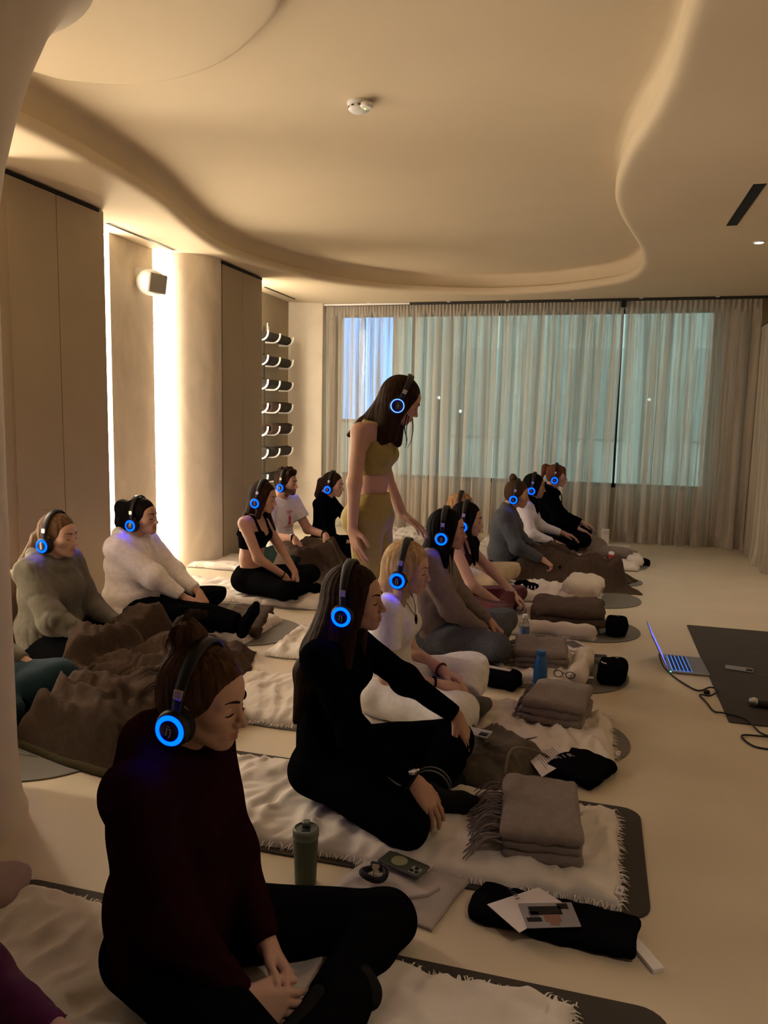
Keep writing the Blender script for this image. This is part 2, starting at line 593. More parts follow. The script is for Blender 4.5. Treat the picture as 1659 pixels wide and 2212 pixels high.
# back wall around the window
WX0, WX1, WZ0, WZ1 = -3.26, 1.24, 0.62, 2.72
wb = MB()
wb.box(-3.8, 1.95, 9.60, 9.75, 0, WZ0); wb.box(-3.8, 1.95, 9.60, 9.75, WZ1, H + 0.05)
wb.box(-3.8, WX0, 9.60, 9.75, WZ0, WZ1); wb.box(WX1, 1.95, 9.60, 9.75, WZ0, WZ1)
struct(wb.build('wall_back', M_panel))
win = empty('window_1', (-1.0, 9.68, 0)); tag(win, kind='structure')
M_glass = bpy.data.materials.new('window_glass'); M_glass.use_nodes = True
nt = M_glass.node_tree; nt.nodes.clear()
g1 = nt.nodes.new('ShaderNodeBsdfTransparent'); g2 = nt.nodes.new('ShaderNodeBsdfGlossy'); gm = nt.nodes.new('ShaderNodeMixShader'); go = nt.nodes.new('ShaderNodeOutputMaterial')
g1.inputs[0].default_value = (0.86, 0.95, 0.93, 1); g2.inputs['Roughness'].default_value = 0.05; gm.inputs[0].default_value = 0.06
nt.links.new(g1.outputs[0], gm.inputs[1]); nt.links.new(g2.outputs[0], gm.inputs[2]); nt.links.new(gm.outputs[0], go.inputs[0])
muls = [WX0, -2.30, 0.22, WX1]
for i in range(3):
    a, b = muls[i], muls[i + 1]
    box_obj('pane', a + 1.0 + 0.02, b + 1.0 - 0.02, -0.006, 0.006, WZ0 + 0.03, WZ1 - 0.03, M_glass, win, bevel=0)
for x in muls:
    box_obj('mullion', x + 1.0 - 0.014, x + 1.0 + 0.014, -0.035, 0.035, WZ0, WZ1, M_dark, win, bevel=0.003)
for z in (WZ0, WZ1 - 0.05):
    box_obj('frame_rail', WX0 + 1.0, WX1 + 1.0, -0.035, 0.035, z, z + 0.05, M_dark, win, bevel=0.003)

# near pillar with a trumpet head
o = MB().lathe([(0.385, 0), (0.372, 0.03), (0.362, 0.09), (0.356, 0.25), (0.355, 1.2), (0.357, 1.8), (0.368, 2.08), (0.388, 2.2), (0.425, 2.35),
                (0.48, 2.52), (0.54, 2.66), (0.60, 2.75), (0.68, 2.80)], 64, (0, 0, 0), caps=False).build('wall_pillar', M_plaster, smooth=True)
o.location = (-2.2, 1.95, 0); struct(o)

# ---- ceiling fittings
def vent(x, y0, y1, w, label):
    t = empty('air_vent', (x, (y0 + y1) / 2, H), 0, label, 'vent')
    L_ = (y1 - y0) / 2
    box_obj('slot', -w / 2, w / 2, -L_, L_, -0.005, 0.004, M_black, t, bevel=0)
    for s in (-1, 1):
        box_obj('trim', s * (w / 2 + 0.004) - 0.003, s * (w / 2 + 0.004) + 0.003, -L_ - 0.004, L_ + 0.004, -0.004, 0.002, M_ceil if w < 0.04 else M_black, t, bevel=0.001)


vent(-3.585, 5.18, 6.11, 0.030, 'thin black air slot in the ceiling above the white speaker')
vent(-3.60, 8.03, 8.90, 0.030, 'thin black air slot in the ceiling above the mat rack')
vent(0.835, 5.07, 6.05, 0.055, 'short wide black air slot in the ceiling at right')

sd = empty('smoke_detector', (-1.28, 4.03, HR), 0, 'round white smoke detector with green light on the ceiling', 'smoke detector')
MB().lathe([(0.062, 0.0), (0.062, -0.012), (0.056, -0.02)], 32).build('base', M_white, sd, smooth=True)
MB().lathe([(0.056, -0.022), (0.056, -0.034), (0.045, -0.044), (0.02, -0.048), (0.004, -0.049)], 32).build('cover', M_white, sd, smooth=True)
MB().lathe([(0.032, -0.022), (0.034, -0.036), (0.026, -0.044), (0.004, -0.046)], 24, (0.052, -0.035, 0)).build('side_sensor', M_white, sd, smooth=True)
MB().lathe([(0.005, -0.045), (0.004, -0.050), (0.001, -0.051)], 12, (0.043, -0.035, 0)).build('status_light', emission('green_light', (0.35, 1.0, 0.1), 3), sd)
for k in range(10):
    a = k / 10 * 6.283
    MB().box(0.052, 0.058, -0.007, 0.007, -0.031, -0.025, Matrix.Rotation(a, 4, 'Z')).build('grille_slit', M_dark, sd)

def spotlight(x, y, label, w):
    sp = empty('ceiling_spotlight', (x, y, H), 0, label, 'spotlight')
    MB().lathe([(0.045, 0.0), (0.045, -0.006), (0.034, -0.008), (0.030, -0.002)], 28, caps=False).build('trim_ring', M_white, sp, smooth=True)
    MB().lathe([(0.030, -0.0045), (0.001, -0.005)], 24).build('lens', M_spot, sp)
    ld = bpy.data.lights.new('spot_beam', 'SPOT'); ld.energy = w; ld.color = (1.0, 0.86, 0.70); ld.spot_size = R(100); ld.spot_blend = 1.0; ld.shadow_soft_size = 0.04
    lo = bpy.data.objects.new('spot_beam', ld); COL.objects.link(lo); lo.parent = sp; lo.location = (0, 0, -0.02)


spotlight(1.12, 6.64, 'small lit recessed spotlight in the ceiling at right', 75)
spotlight(1.12, 0.75, 'recessed spotlight in the ceiling near the camera, out of view', 70)

# ---- speaker in the niche
sk = empty('wall_speaker', (-3.62, 5.80, 2.475), R(-24), 'white wall speaker with grey grille in the lit niche', 'speaker')
so = Solid(); so.ell((-0.02, 0, 0), (0.115, 0.10, 0.105), 0.0).rbox((0.02, 0, 0), (0.06, 0.105, 0.085), 0.05, 0.04)
so.cut((0.075, 0, 0), (1, 0, 0), 0.01)
v, q = so.mesh(0.008, smooth=2)
link('housing', npmesh('housing', v, q), M_white, sk)
MB().box(0.060, 0.082, -0.098, 0.098, -0.078, 0.078).build('grille', M_grille, sk, bevel=0.02, seg=4)
MB().box(-0.16, -0.05, -0.02, 0.02, -0.015, 0.015).box(-0.165, -0.15, -0.04, 0.04, -0.06, 0.10).build('bracket', M_white, sk, bevel=0.004)
sk.rotation_euler = (0, R(10), R(-12))

# ---- mat rack: rows of J hooks and rolled mats
rack = empty('mat_rack', (-3.775, 8.45, 0), 0, 'rows of white curved hooks on the niche wall holding rolled mats', 'rack')
rows = [2.30, 2.03, 1.76, 1.495, 1.235, 0.975, 0.69]
hy = [-0.62, -0.36, -0.02, 0.38]
hk = MB().tube([(0.0, 0, 0), (0.06, 0, -0.005)] + [(0.10 + 0.085 * math.sin(R(a)), 0, 0.08 - 0.085 * math.cos(R(a))) for a in range(0, 96, 12)] + [(0.185, 0, 0.10)], 0.011, 10)
hmesh = pymesh('hook', hk.v, hk.f)
for z in rows:
    for y in hy:
        h_ = link('hook', hmesh, M_hook, rack, smooth=True); h_.location = (0, y, z - 0.06)
for y in (-0.36, -0.02):
    box_obj('rail_or_seam_shade', 0.0, 0.006, y - 0.05, y - 0.042, 0.4, 2.42, M_dark, rack, bevel=0)  # dark strips drawn for the thin shadow gaps at the backing panel seams
    for dz in (0, 0.035): box_obj('rail_pin', 0.03, 0.044, y - 0.03 + dz * 0.8, y - 0.018 + dz * 0.8, 2.36, 2.46 - dz, M_hook, rack, bevel=0.003)
pos = ['topmost', 'second', 'third', 'fourth', 'fifth', 'sixth', 'lowest']
rr = random.Random(4)
for i, z in enumerate(rows):
    r0 = [0.058, 0.060, 0.062, 0.068, 0.074, 0.066, 0.06][i]
    t = empty('rolled_mat', (-3.775 + 0.098, 8.40, z - 0.06 + r0 - 0.003), 0, f'dark rolled exercise mat on the {pos[i]} row of wall hooks', 'rolled mat', 'rolled mats on the rack')
    L0, L1 = [(-0.6, 0.44), (-0.6, 0.44), (-0.6, 0.47), (-0.14, 0.47), (-0.14, 0.48), (-0.6, 0.47), (-0.6, 0.40)][i]
    vv = []; ff = []
    NS = 60
    for y in (L0, L1):   # spiral band with real thickness
        for j in range(NS + 1):
            u = j / NS; a = u * 4 * math.pi + rr.random() * 0.02 + 0.8
            ro = r0 - 0.012 * (1 - u) * 2.0
            for rr_ in (ro, ro - 0.008): vv.append((rr_ * math.cos(a), y, rr_ * math.sin(a)))
    m_ = 2 * (NS + 1)
    for j in range(NS):
        a = 2 * j
        ff += [(a, a + 2, m_ + a + 2, m_ + a), (a + 1, m_ + a + 1, m_ + a + 3, a + 3), (a, a + 1, a + 3, a + 2), (m_ + a, m_ + a + 2, m_ + a + 3, m_ + a + 1)]
    ff += [(0, m_, m_ + 1, 1), (2 * NS, 2 * NS + 1, m_ + 2 * NS + 1, m_ + 2 * NS)]
    link('roll', pymesh('roll', vv, ff), M_roll2 if i in (3, 4) else M_roll, t)
    if i in (1, 2, 5):
        MB().lathe([(r0 + 0.003, -0.22), (r0 + 0.003, -0.18)], 28, axis='y', caps=False).build('strap', M_black, t, smooth=True)

# ---- curtain track and curtains
tr = empty('curtain_track', (-0.9, 9.36, H), 0, 'dark curtain track along the ceiling above the window', 'curtain track')
box_obj('rail_or_seam_shade', -2.5, 2.62, -0.018, 0.018, -0.03, 0.0, M_dark, tr, bevel=0.003)
box_obj('rail_cover', -2.49, -1.38, -0.026, -0.019, -0.028, -0.004, M_white, tr, bevel=0.002)
for x in (-1.9, -0.9, -0.2, 0.55, 1.3, 2.1): box_obj('clip', x - 0.02, x + 0.02, -0.03, 0.03, -0.01, 0.0, M_white, tr, bevel=0.002)
box_obj('end_stop', 1.09, 1.14, -0.03, 0.03, -0.10, -0.03, M_black, tr, bevel=0.004)

M_curt = bpy.data.materials.new('sheer_linen'); M_curt.use_nodes = True
nt = M_curt.node_tree; nt.nodes.clear(); NN = nt.nodes; LL = nt.links
tc = NN.new('ShaderNodeTexCoord'); mp_ = NN.new('ShaderNodeMapping'); mp_.inputs['Scale'].default_value = (1, 1, 0.02)
LL.new(tc.outputs['Object'], mp_.inputs[0])
nz = NN.new('ShaderNodeTexNoise'); nz.inputs['Scale'].default_value = 15; nz.inputs['Detail'].default_value = 7; nz.inputs['Roughness'].default_value = 0.72
LL.new(mp_.outputs[0], nz.inputs['Vector'])
mr = NN.new('ShaderNodeMapRange'); mr.inputs[1].default_value = 0.42; mr.inputs[2].default_value = 0.58; mr.inputs[3].default_value = 0.06; mr.inputs[4].default_value = 0.46
LL.new(nz.outputs['Fac'], mr.inputs[0])
df = NN.new('ShaderNodeBsdfDiffuse'); df.inputs['Color'].default_value = (0.60, 0.52, 0.43, 1)
tl = NN.new('ShaderNodeBsdfTranslucent'); tl.inputs['Color'].default_value = (0.60, 0.55, 0.47, 1)
tp = NN.new('ShaderNodeBsdfTransparent')
m1 = NN.new('ShaderNodeMixShader'); m1.inputs[0].default_value = 0.38
m2 = NN.new('ShaderNodeMixShader'); mo = NN.new('ShaderNodeOutputMaterial')
LL.new(df.outputs[0], m1.inputs[1]); LL.new(tl.outputs[0], m1.inputs[2])
LL.new(mr.outputs[0], m2.inputs[0]); LL.new(m1.outputs[0], m2.inputs[1]); LL.new(tp.outputs[0], m2.inputs[2]); LL.new(m2.outputs[0], mo.inputs[0])


def curtain(name, length, top, pleats, seed, amp, label, lean=0.0):
    """panel hanging in local x (0..length), y depth, built around x; header gathers in tight pleats"""
    rs = np.random.RandomState(seed)
    nx, nz_ = int(length * (170 if length < 3 else 110)), 44
    u = np.linspace(0, 1, nx)
    # irregular fold phase
    ph = np.cumsum(0.6 + 0.9 * rs.rand(nx)); ph = ph / ph[-1] * pleats * 2 * np.pi
    k1 = np.sin(u * length * 5 + rs.rand() * 6) * 1.6 + np.sin(u * length * 13 + rs.rand() * 6) * 0.8
    env = 0.65 + 0.5 * np.sin(u * length * 3.7 + rs.rand() * 6) * np.sin(u * length * 8.1 + rs.rand() * 6)
    zs = np.concatenate([np.linspace(1, 0.955, 10), np.linspace(0.94, 0.0, nz_ - 10)])
    V = np.zeros((nz_, nx, 3), np.float32)
    for j, w in enumerate(zs):
        hd = np.clip((w - 0.93) / 0.05, 0, 1)
        dn = 1 - w
        big = np.sin(ph + k1 * 1.2 + 0.9 * dn * np.sin(u * 7 + seed)) + 0.45 * np.sin(ph * 0.53 + 2.1 + dn * 1.4)
        tight = np.sin(ph * 3.2)
        a = amp * (0.55 + 0.6 * dn)
        y = big * env * a * (1 - hd) + tight * 0.010 * hd + 0.004 * (1 - hd) * np.sin(ph * 2.3 + 3 * w)
        x = u * length + 0.45 * a * np.cos(ph + k1) * (1 - hd) + lean * dn ** 1.3
        z = top * w + (0.004 * np.sin(ph * 1.1) if w < 0.01 else 0)
        if dn > 0.93: y = y * (1 + 3.0 * (dn - 0.93) / 0.07 * 0.25)
        V[j, :, 0] = x; V[j, :, 1] = y; V[j, :, 2] = z + 0.006
    ii = np.arange(nz_ * nx).reshape(nz_, nx)
    q = np.stack([ii[:-1, :-1], ii[1:, :-1], ii[1:, 1:], ii[:-1, 1:]], -1).reshape(-1, 4)
    t = empty(name, (0, 0, 0), 0, label, 'curtain', 'sheer linen curtains')
    link('drape', npmesh('drape', V.reshape(-1, 3), q), M_curt, t)
    # gathered heading tape: a second layer behind the top
    k = 9
    W2 = V[:k].copy(); W2[:, :, 1] += 0.006
    i2 = np.arange(k * nx).reshape(k, nx)
    q2 = np.stack([i2[:-1, :-1], i2[1:, :-1], i2[1:, 1:], i2[:-1, 1:]], -1).reshape(-1, 4)
    link('heading', npmesh('heading', W2.reshape(-1, 3), q2), M_curt, t)
    return t


for x0, x1, pl, sd_, am, lb, ln in ((-3.38, -2.27, 9, 1, 0.050, 'sheer linen curtain at far left, before the blue screen', 0.0),
                                    (-2.27, -1.19, 8, 2, 0.050, 'sheer linen curtain second from left, behind the standing woman', -0.02),
                                    (-1.19, 0.222, 10, 3, 0.055, 'sheer linen curtain at the middle of the window, above the seated row', -0.05),
                                    (0.232, 1.66, 8, 4, 0.065, 'sheer linen curtain at the right end of the window', -0.03)):
    t = curtain('curtain', x1 - x0, H - 0.035, pl, sd_, am, lb, ln); t.location = (x0, 9.38, 0)
t = curtain('curtain', 4.2, 2.44, 20, 7, 0.045, 'sheer linen curtain along the right wall at the picture edge', 0.0)
t.location = (1.64, 9.15, 0); t.rotation_euler = (0, 0, R(-90))
tr2 = empty('curtain_track', (1.66, 7.1, 2.46), 0, 'dark curtain track on the right wall', 'curtain track')
box_obj('rail_or_seam_shade', -0.012, 0.012, -2.2, 2.15, -0.012, 0.012, M_dark, tr2, bevel=0.002)
for y in (-2.0, 0, 2.0): box_obj('bracket', 0.0, 0.15, y - 0.01, y + 0.01, -0.008, 0.008, M_dark, tr2, bevel=0.002)

# ---- outside the window
M_ext = mk('street_facade', (0.62, 0.68, 0.66), 0.8, var=0.1, vscale=1.0)
M_pave = mk('street_pavement', (0.30, 0.33, 0.33), 0.8, var=0.1, vscale=3)
struct(MB().box(-14, 12, 9.9, 26, -0.3, -0.02).build('ground', M_pave))
fa = empty('street_building', (-1.0, 18.0, 0), 0, 'pale facade across the street seen through the curtains', 'building')
box_obj('wall', -12, 12, 0, 0.5, 0, 9, M_ext, fa, bevel=0)
M_extw = mk('street_window', (0.46, 0.52, 0.51), 0.2, spec=0.6)
for i in range(8):
    for j in range(2):
        w_ = box_obj('window', -10.5 + i * 2.7, -9.2 + i * 2.7, -0.06, 0.02, 1.0 + j * 3, 3.0 + j * 3, M_extw, fa, bevel=0.0)
scn = empty('street_screen', (-4.28, 14.0, 0), 0, 'glowing blue street screen seen through the leftmost curtain', 'screen')
box_obj('panel', -0.55, 0.55, 0.0, 0.05, 1.35, 3.35, emission('screen_blue', (0.22, 0.48, 1.0), 3.2), scn, bevel=0)
box_obj('post', -0.05, 0.05, 0.02, 0.08, -0.02, 1.4, M_dark, scn, bevel=0)
box_obj('frame', -0.60, 0.60, 0.045, 0.12, 1.28, 3.42, M_dark, scn, bevel=0)
M_lamp = emission('street_glow', (0.9, 1.0, 1.0), 9)
for x, y, z, lb in ((-2.62, 13.0, 1.72, 'bright lamp outside behind the standing woman'), (-2.25, 13.0, 1.5, 'bright lamp outside the window, just right of the standing woman'), (0.8, 13.5, 1.75, 'small lamp outside behind the right-hand curtain')):  # post lamps made up in place of car headlights in the street
    t = empty('headlight_stand_in', (x, y, 0), 0, lb, 'lamp')
    MB().lathe([(0.05, -0.02), (0.03, 0.02), (0.025, z)], 12).build('post', M_dark, t)
    MB().lathe([(0.01, z), (0.025, z + 0.015), (0.028, z + 0.03), (0.01, z + 0.05)], 14).build('globe', M_lamp, t, smooth=True)

# ------------------------------------------------------------------ people
def skin(name, col): return mk(name, col, 0.55, var=0.06, vscale=14, bump=0.03, bscale=300, spec=0.35, attr='tint')


SKIN_FAIR = skin('skin_fair', (0.56, 0.34, 0.25))
SKIN_WARM = skin('skin_warm', (0.48, 0.27, 0.18))
SKIN_TAN = skin('skin_tan', (0.40, 0.215, 0.14))


def hairmat(name, col): return mk(name, col, 0.55, var=0.45, vscale=60, bump=0.5, bscale=90, spec=0.04, stretch=(1.2, 1.2, 0.10))


HAIR_BLACK = hairmat('hair_black', (0.006, 0.0045, 0.004))
HAIR_DARK = hairmat('hair_dark_brown', (0.026, 0.013, 0.007))
HAIR_BROWN = hairmat('hair_brown', (0.070, 0.036, 0.018))
HAIR_LIGHT = hairmat('hair_light_brown', (0.11, 0.062, 0.032))
HAIR_BLOND = hairmat('hair_blond', (0.42, 0.28, 0.14))
HAIR_GINGER = hairmat('hair_strawberry', (0.36, 0.19, 0.09))
HAIR_AUBURN = hairmat('hair_auburn', (0.13, 0.05, 0.025))


def cloth(name, col, rough=0.9, bump=0.25, bscale=500, var=0.08, vscale=40, sheen=0.05):
    if max(col) <= 0.03: rough = 1.0
    return mk(name, col, rough, var=var, vscale=vscale, bump=bump, bscale=bscale, spec=(0.15 if max(col) > 0.03 else 0.0), sheen=(sheen if max(col) > 0.03 else 0.0))


C_BLACK = cloth('black_cloth', (0.0035, 0.0035, 0.004))
C_BLACK2 = cloth('black_leggings', (0.0045, 0.0045, 0.005), 0.8, 0.1)
C_MAROON = cloth('maroon_fleece', (0.020, 0.0045, 0.008))
C_WINE = cloth('wine_knit', (0.10, 0.022, 0.022), 0.8, 0.1)
C_WINE2 = cloth('dark_wine_knit', (0.035, 0.010, 0.010), 0.8, 0.1)
C_GREYH = cloth('grey_green_fleece', (0.15, 0.135, 0.105))
C_CREAM = cloth('cream_fleece', (0.78, 0.71, 0.63))
C_WHITE = cloth('white_cotton', (0.72, 0.68, 0.64), bump=0.1)
C_TAUPE = cloth('taupe_fleece', (0.20, 0.155, 0.125))
C_GREYL = mk('marled_grey_knit', (0.085, 0.088, 0.095), 0.85, var=0.6, vscale=160, bump=0.2, bscale=300, spec=0.15, stretch=(1, 1, 2))
C_CHARC = cloth('charcoal_knit', (0.075, 0.08, 0.082), bump=0.5, bscale=180)
C_OLIVE = cloth('olive_knit', (0.32, 0.25, 0.07), 0.6, 0.05)
C_BEIGE = cloth('beige_leggings', (0.52, 0.40, 0.24), 0.8, 0.1)
C_TEAL = cloth('teal_leggings', (0.012, 0.035, 0.050), 0.75, 0.1)
C_PURPLE = cloth('plum_leggings', (0.085, 0.012, 0.055), 0.75, 0.1)
C_SOCKG = cloth('grey_sock', (0.11, 0.10, 0.085))
C_SOCKD = cloth('dark_sock', (0.016, 0.016, 0.015))
M_RED = mk('red_print', (0.50, 0.05, 0.05), 0.8)
M_metal = mk('brushed_metal', (0.75, 0.68, 0.55), 0.35, metal=0.9, spec=0.5)
M_steel = mk('steel', (0.6, 0.6, 0.6), 0.25, metal=1.0)
M_phones = mk('headphone_plastic', (0.010, 0.010, 0.010), 0.45, spec=0.35)
M_pad = mk('headphone_padding', (0.012, 0.012, 0.012), 0.7, bump=0.2, bscale=300)
M_ring = emission('blue_ring', RING_COLOR, RING_STRENGTH)
M_ring_dim = emission('blue_ring_dim', (0.02, 0.06, 1.0), RING_STRENGTH * 0.55)
M_cap = mk('headphone_cap', (0.010, 0.010, 0.018), 0.25, spec=0.5, coat=0.3)
M_logo = mk('logo_grey', (0.55, 0.55, 0.60), 0.4, spec=0.4)


def rot(yaw=0, pitch=0, roll=0):
    """head matrix: x forward, z up; pitch > 0 looks down"""
    m = Matrix.Rotation(yaw, 3, 'Z') @ Matrix.Rotation(pitch, 3, 'Y') @ Matrix.Rotation(roll, 3, 'X')
    return np.array(m)


# ---- headphones, built once in the head frame and copied
def make_headphones():
    t = empty('headphones')
    arc = []
    for i in range(33):
        a = R(-4 + 188 * i / 32)
        arc.append((-0.014 - 0.006 * math.sin(a), 0.101 * math.cos(a), -0.004 + 0.142 * math.sin(a)))
    v = []; f = []
    n = len(arc)
    for i, p in enumerate(arc):
        a = R(-4 + 188 * i / 32)
        nrm = Vector((0, math.cos(a) * 1.2, math.sin(a))).normalized()
        wd = 0.012 + 0.006 * math.sin(max(0, min(math.pi, a)))
        for (dx, dr) in ((-wd, 0), (-wd * 0.8, 0.006), (wd * 0.8, 0.006), (wd, 0), (wd * 0.8, -0.005), (-wd * 0.8, -0.005)):
            v.append((p[0] + dx, p[1] + nrm.y * dr, p[2] + nrm.z * dr))
    for i in range(n - 1):
        for k in range(6):
            l = (k + 1) % 6
            f.append((i * 6 + k, i * 6 + l, (i + 1) * 6 + l, (i + 1) * 6 + k))
    f += [tuple(range(6)), tuple((n - 1) * 6 + k for k in reversed(range(6)))]
    link('headband', pymesh('headband', v, f), M_phones, t)
    for s in (-1, 1):
        sl_ = MB().box(-0.025, -0.005, s * 0.1035 - 0.004, s * 0.1035 + 0.004, 0.030, 0.052)
        sl_.build('slider', M_metal, t, bevel=0.001)
        cup = MB().lathe([(0.020, s * 0.088), (0.040, s * 0.090), (0.0425, s * 0.098), (0.041, s * 0.108), (0.0365, s * 0.1155), (0.0350, s * 0.1165)][:: s], 36, (-0.014, 0, -0.040), 'y').build('ear_cup', M_phones, t, smooth=True)
        MB().lathe([(0.022, s * 0.070), (0.040, s * 0.072), (0.0445, s * 0.080), (0.041, s * 0.090), (0.020, s * 0.091)][:: s], 32, (-0.014, 0, -0.040), 'y').build('cushion', M_pad, cup, smooth=True)
        MB().lathe([(0.0352, s * 0.1160), (0.0335, s * 0.1195), (0.0285, s * 0.1205), (0.0240, s * 0.1190)][:: s], 40, (-0.014, 0, -0.040), 'y', caps=False).build('light_ring', M_ring, cup, smooth=True)
        MB().lathe([(0.0242, s * 0.1165), (0.0242, s * 0.1192), (0.021, s * 0.1205), (0.001, s * 0.1208)][:: s], 32, (-0.014, 0, -0.040), 'y').build('cap_disc', M_cap, cup, smooth=True)
        lg = MB(); y = s * 0.1210
        y0, y1 = min(y, y + s * 0.0006), max(y, y + s * 0.0006)

        def bar(x0, z0, x1, z1, w=0.0017):
            # reading direction is mirrored on the two sides so that it reads from outside
            x0, x1 = -s * x0, -s * x1
            d = Vector((x1 - x0, 0, z1 - z0)); L_ = d.length; a = math.atan2(d.z, d.x)
            m_ = Matrix.Translation((x0 - 0.014, 0, z0 - 0.040)) @ Matrix.Rotation(-a, 4, 'Y')
            lg.box(0, L_, y0, y1, -w / 2, w / 2, m_)
        bar(-0.0065, 0.006, -0.0040, 0.006); bar(-0.0045, 0.006, -0.0045, -0.009); bar(-0.0060, -0.009, -0.0030, -0.009)
        bar(-0.001, 0.0045, 0.0035, 0.006); bar(0.0035, 0.006, 0.0045, 0.002); bar(0.0045, 0.003, 0.0048, -0.011); bar(0.0048, -0.011, 0.0015, -0.0145)
        bar(-0.0058, 0.0105, -0.0038, 0.0105, 0.002); bar(-0.001, 0.0105, 0.001, 0.0105, 0.002)
        lg.build('logo', M_logo, cup)
    return t


HP = make_headphones()
HP_used = [False]


def copy_tree(o, parent=None):
    c = o.copy(); COL.objects.link(c); c.parent = parent
    for ch in [x for x in bpy.data.objects if x.parent == o]: copy_tree(ch, c)
    return c


def kids(o): return [x for x in bpy.data.objects if x.parent == o]


def put_headphones(mat4, label, scale=1.0):
    if HP_used[0]: t = copy_tree(HP)
    else: t = HP; HP_used[0] = True
    t.matrix_world = mat4 @ Matrix.Scale(scale, 4)
    tag(t, label, 'headphones', 'headphones with glowing blue rings')
    return t


def hand(S, w, d, n, side, curl=(0.25, 0.3, 0.2), spread=0.06, sc=1.0, thumb=0.6, k=0.004):
    """fingers along d, back of the hand along n; side -1 right, +1 left"""
    d = unit(d); n = unit(np.asarray(n, float) - d * np.dot(n, d))
    lat = unit(np.cross(n, d)) * (-side)          # towards the thumb
    w = np.asarray(w, float)
    kn = []
    for o_, f_ in ((0.028, 0.088), (0.0095, 0.093), (-0.0095, 0.088), (-0.0265, 0.079)):
        p = w + (lat * o_ + d * f_) * sc
        S.cap(w + (lat * o_ * 0.55 + d * 0.012) * sc, p, 0.0165 * sc, 0.0118 * sc, 0.012 * sc)
        kn.append(p)
    L = [(0.042, 0.026, 0.021), (0.047, 0.030, 0.022), (0.043, 0.028, 0.022), (0.034, 0.021, 0.019)]
    for i in range(4):
        a = 0.0; p = kn[i]
        dd = unit(d + lat * spread * (1.5 - i))
        rr_ = (0.0096, 0.0099, 0.0094, 0.0083)[i] * sc
        for j in range(3):
            a += curl[j] * (1 + 0.12 * (i - 1))
            e = dd * math.cos(a) - n * math.sin(a)
            q = p + e * L[i][j] * sc
            S.cap(p, q, rr_ * (1 - 0.10 * j), rr_ * (0.92 - 0.10 * j), k)
            p = q
    p = w + (d * 0.018 + lat * 0.020 - n * 0.004) * sc
    e1 = unit(d * 0.75 + lat * thumb - n * 0.25)
    q = p + e1 * 0.045 * sc
    S.cap(p, q, 0.0165 * sc, 0.0120 * sc, 0.010 * sc)
    e2 = unit(d * 0.95 + lat * thumb * 0.45 - n * 0.20)
    r_ = q + e2 * 0.034 * sc
    S.cap(q, r_, 0.0112 * sc, 0.0100 * sc, k)
    e3 = unit(d * 1.0 + lat * thumb * 0.15 - n * 0.25)
    S.cap(r_, r_ + e3 * 0.026 * sc, 0.0100 * sc, 0.0080 * sc, k)


def ik(a, c, l1, l2, hint):
    a = np.asarray(a, float); c = np.asarray(c, float)
    v = c - a; L = np.linalg.norm(v); L = min(max(L, 1e-4), (l1 + l2) * 0.999)
    u = unit(v); x = (l1 * l1 - l2 * l2 + L * L) / (2 * L)
    h = math.sqrt(max(l1 * l1 - x * x, 0))
    hh = np.asarray(hint, float); hh = unit(hh - u * np.dot(hh, u))
    return a + u * x + hh * h


def head_prims(S, hp, Mh, k=1.0, male=False, neck=None):
    def T(*p): return hp + Mh @ np.array(p, float)
    S.ell(T(-0.012, 0, 0.028), (0.093, 0.073, 0.087), 0.02, Mh)
    S.ell(T(0.036, 0, 0.036), (0.048, 0.056, 0.048), 0.03, Mh)
    S.ell(T(0.030, 0, -0.028), (0.058, 0.055, 0.068), 0.03, Mh)
    jw = 1.08 if male else 1.0
    for s in (-1, 1):
        S.cap(T(-0.004, s * 0.050 * jw, -0.048), T(0.060, s * 0.018 * jw, -0.087), 0.017 * jw, 0.015, 0.025)
        S.ell(T(0.052, s * 0.038, -0.018), (0.026, 0.023, 0.023), 0.02, Mh)
        S.cap(T(0.079, s * 0.012, 0.0235), T(0.064, s * 0.046, 0.021), 0.0095, 0.008, 0.014)
    S.ell(T(0.072, 0, -0.087), (0.018 * jw, 0.021 * jw, 0.018), 0.018, Mh)
    S.ell(T(0.072, 0, -0.057), (0.024, 0.029, 0.026), 0.016, Mh)
    for s in (-1, 1):
        S.ell(T(0.098, s * 0.031, 0.003), (0.020, 0.0165, 0.0115), 0.013, Mh, 's')
    for s in (-1, 1):
        S.ell(T(0.0695, s * 0.0305, 0.0015), (0.0135, 0.0165, 0.0130), 0.005, Mh)
    S.cap(T(0.083, 0, 0.014), T(0.105, 0, -0.026), 0.0072, 0.0088, 0.010)
    S.ell(T(0.107, 0, -0.0295), (0.0105, 0.0100, 0.0090), 0.006, Mh)
    for s in (-1, 1):
        S.ell(T(0.097, s * 0.0115, -0.0335), (0.0100, 0.0065, 0.0075), 0.005, Mh)
        S.cap(T(0.0935, 0, -0.0550), T(0.084, s * 0.022, -0.0605), 0.0058, 0.0034, 0.005)
        S.cap(T(0.0925, 0, -0.0665), T(0.084, s * 0.020, -0.0625), 0.0066, 0.0034, 0.005)
    for s in (-1, 1):
        S.cap(T(0.1015, 0, -0.0605), T(0.088, s * 0.023, -0.0618), 0.0022, 0.0016, 0.0025, op='s')
        S.ell(T(-0.010, s * 0.072, -0.004), (0.018, 0.008, 0.029), 0.006, Mh)
    if neck is not None:
        r_ = 0.056 if male else 0.047
        S.cap(T(-0.026, 0, -0.040), neck, r_, r_ * 1.10, 0.025)
        S.cap(T(0.01, 0, -0.070), np.asarray(neck) + [0.03, 0, 0.01], r_ * 0.60, r_ * 0.7, 0.03)


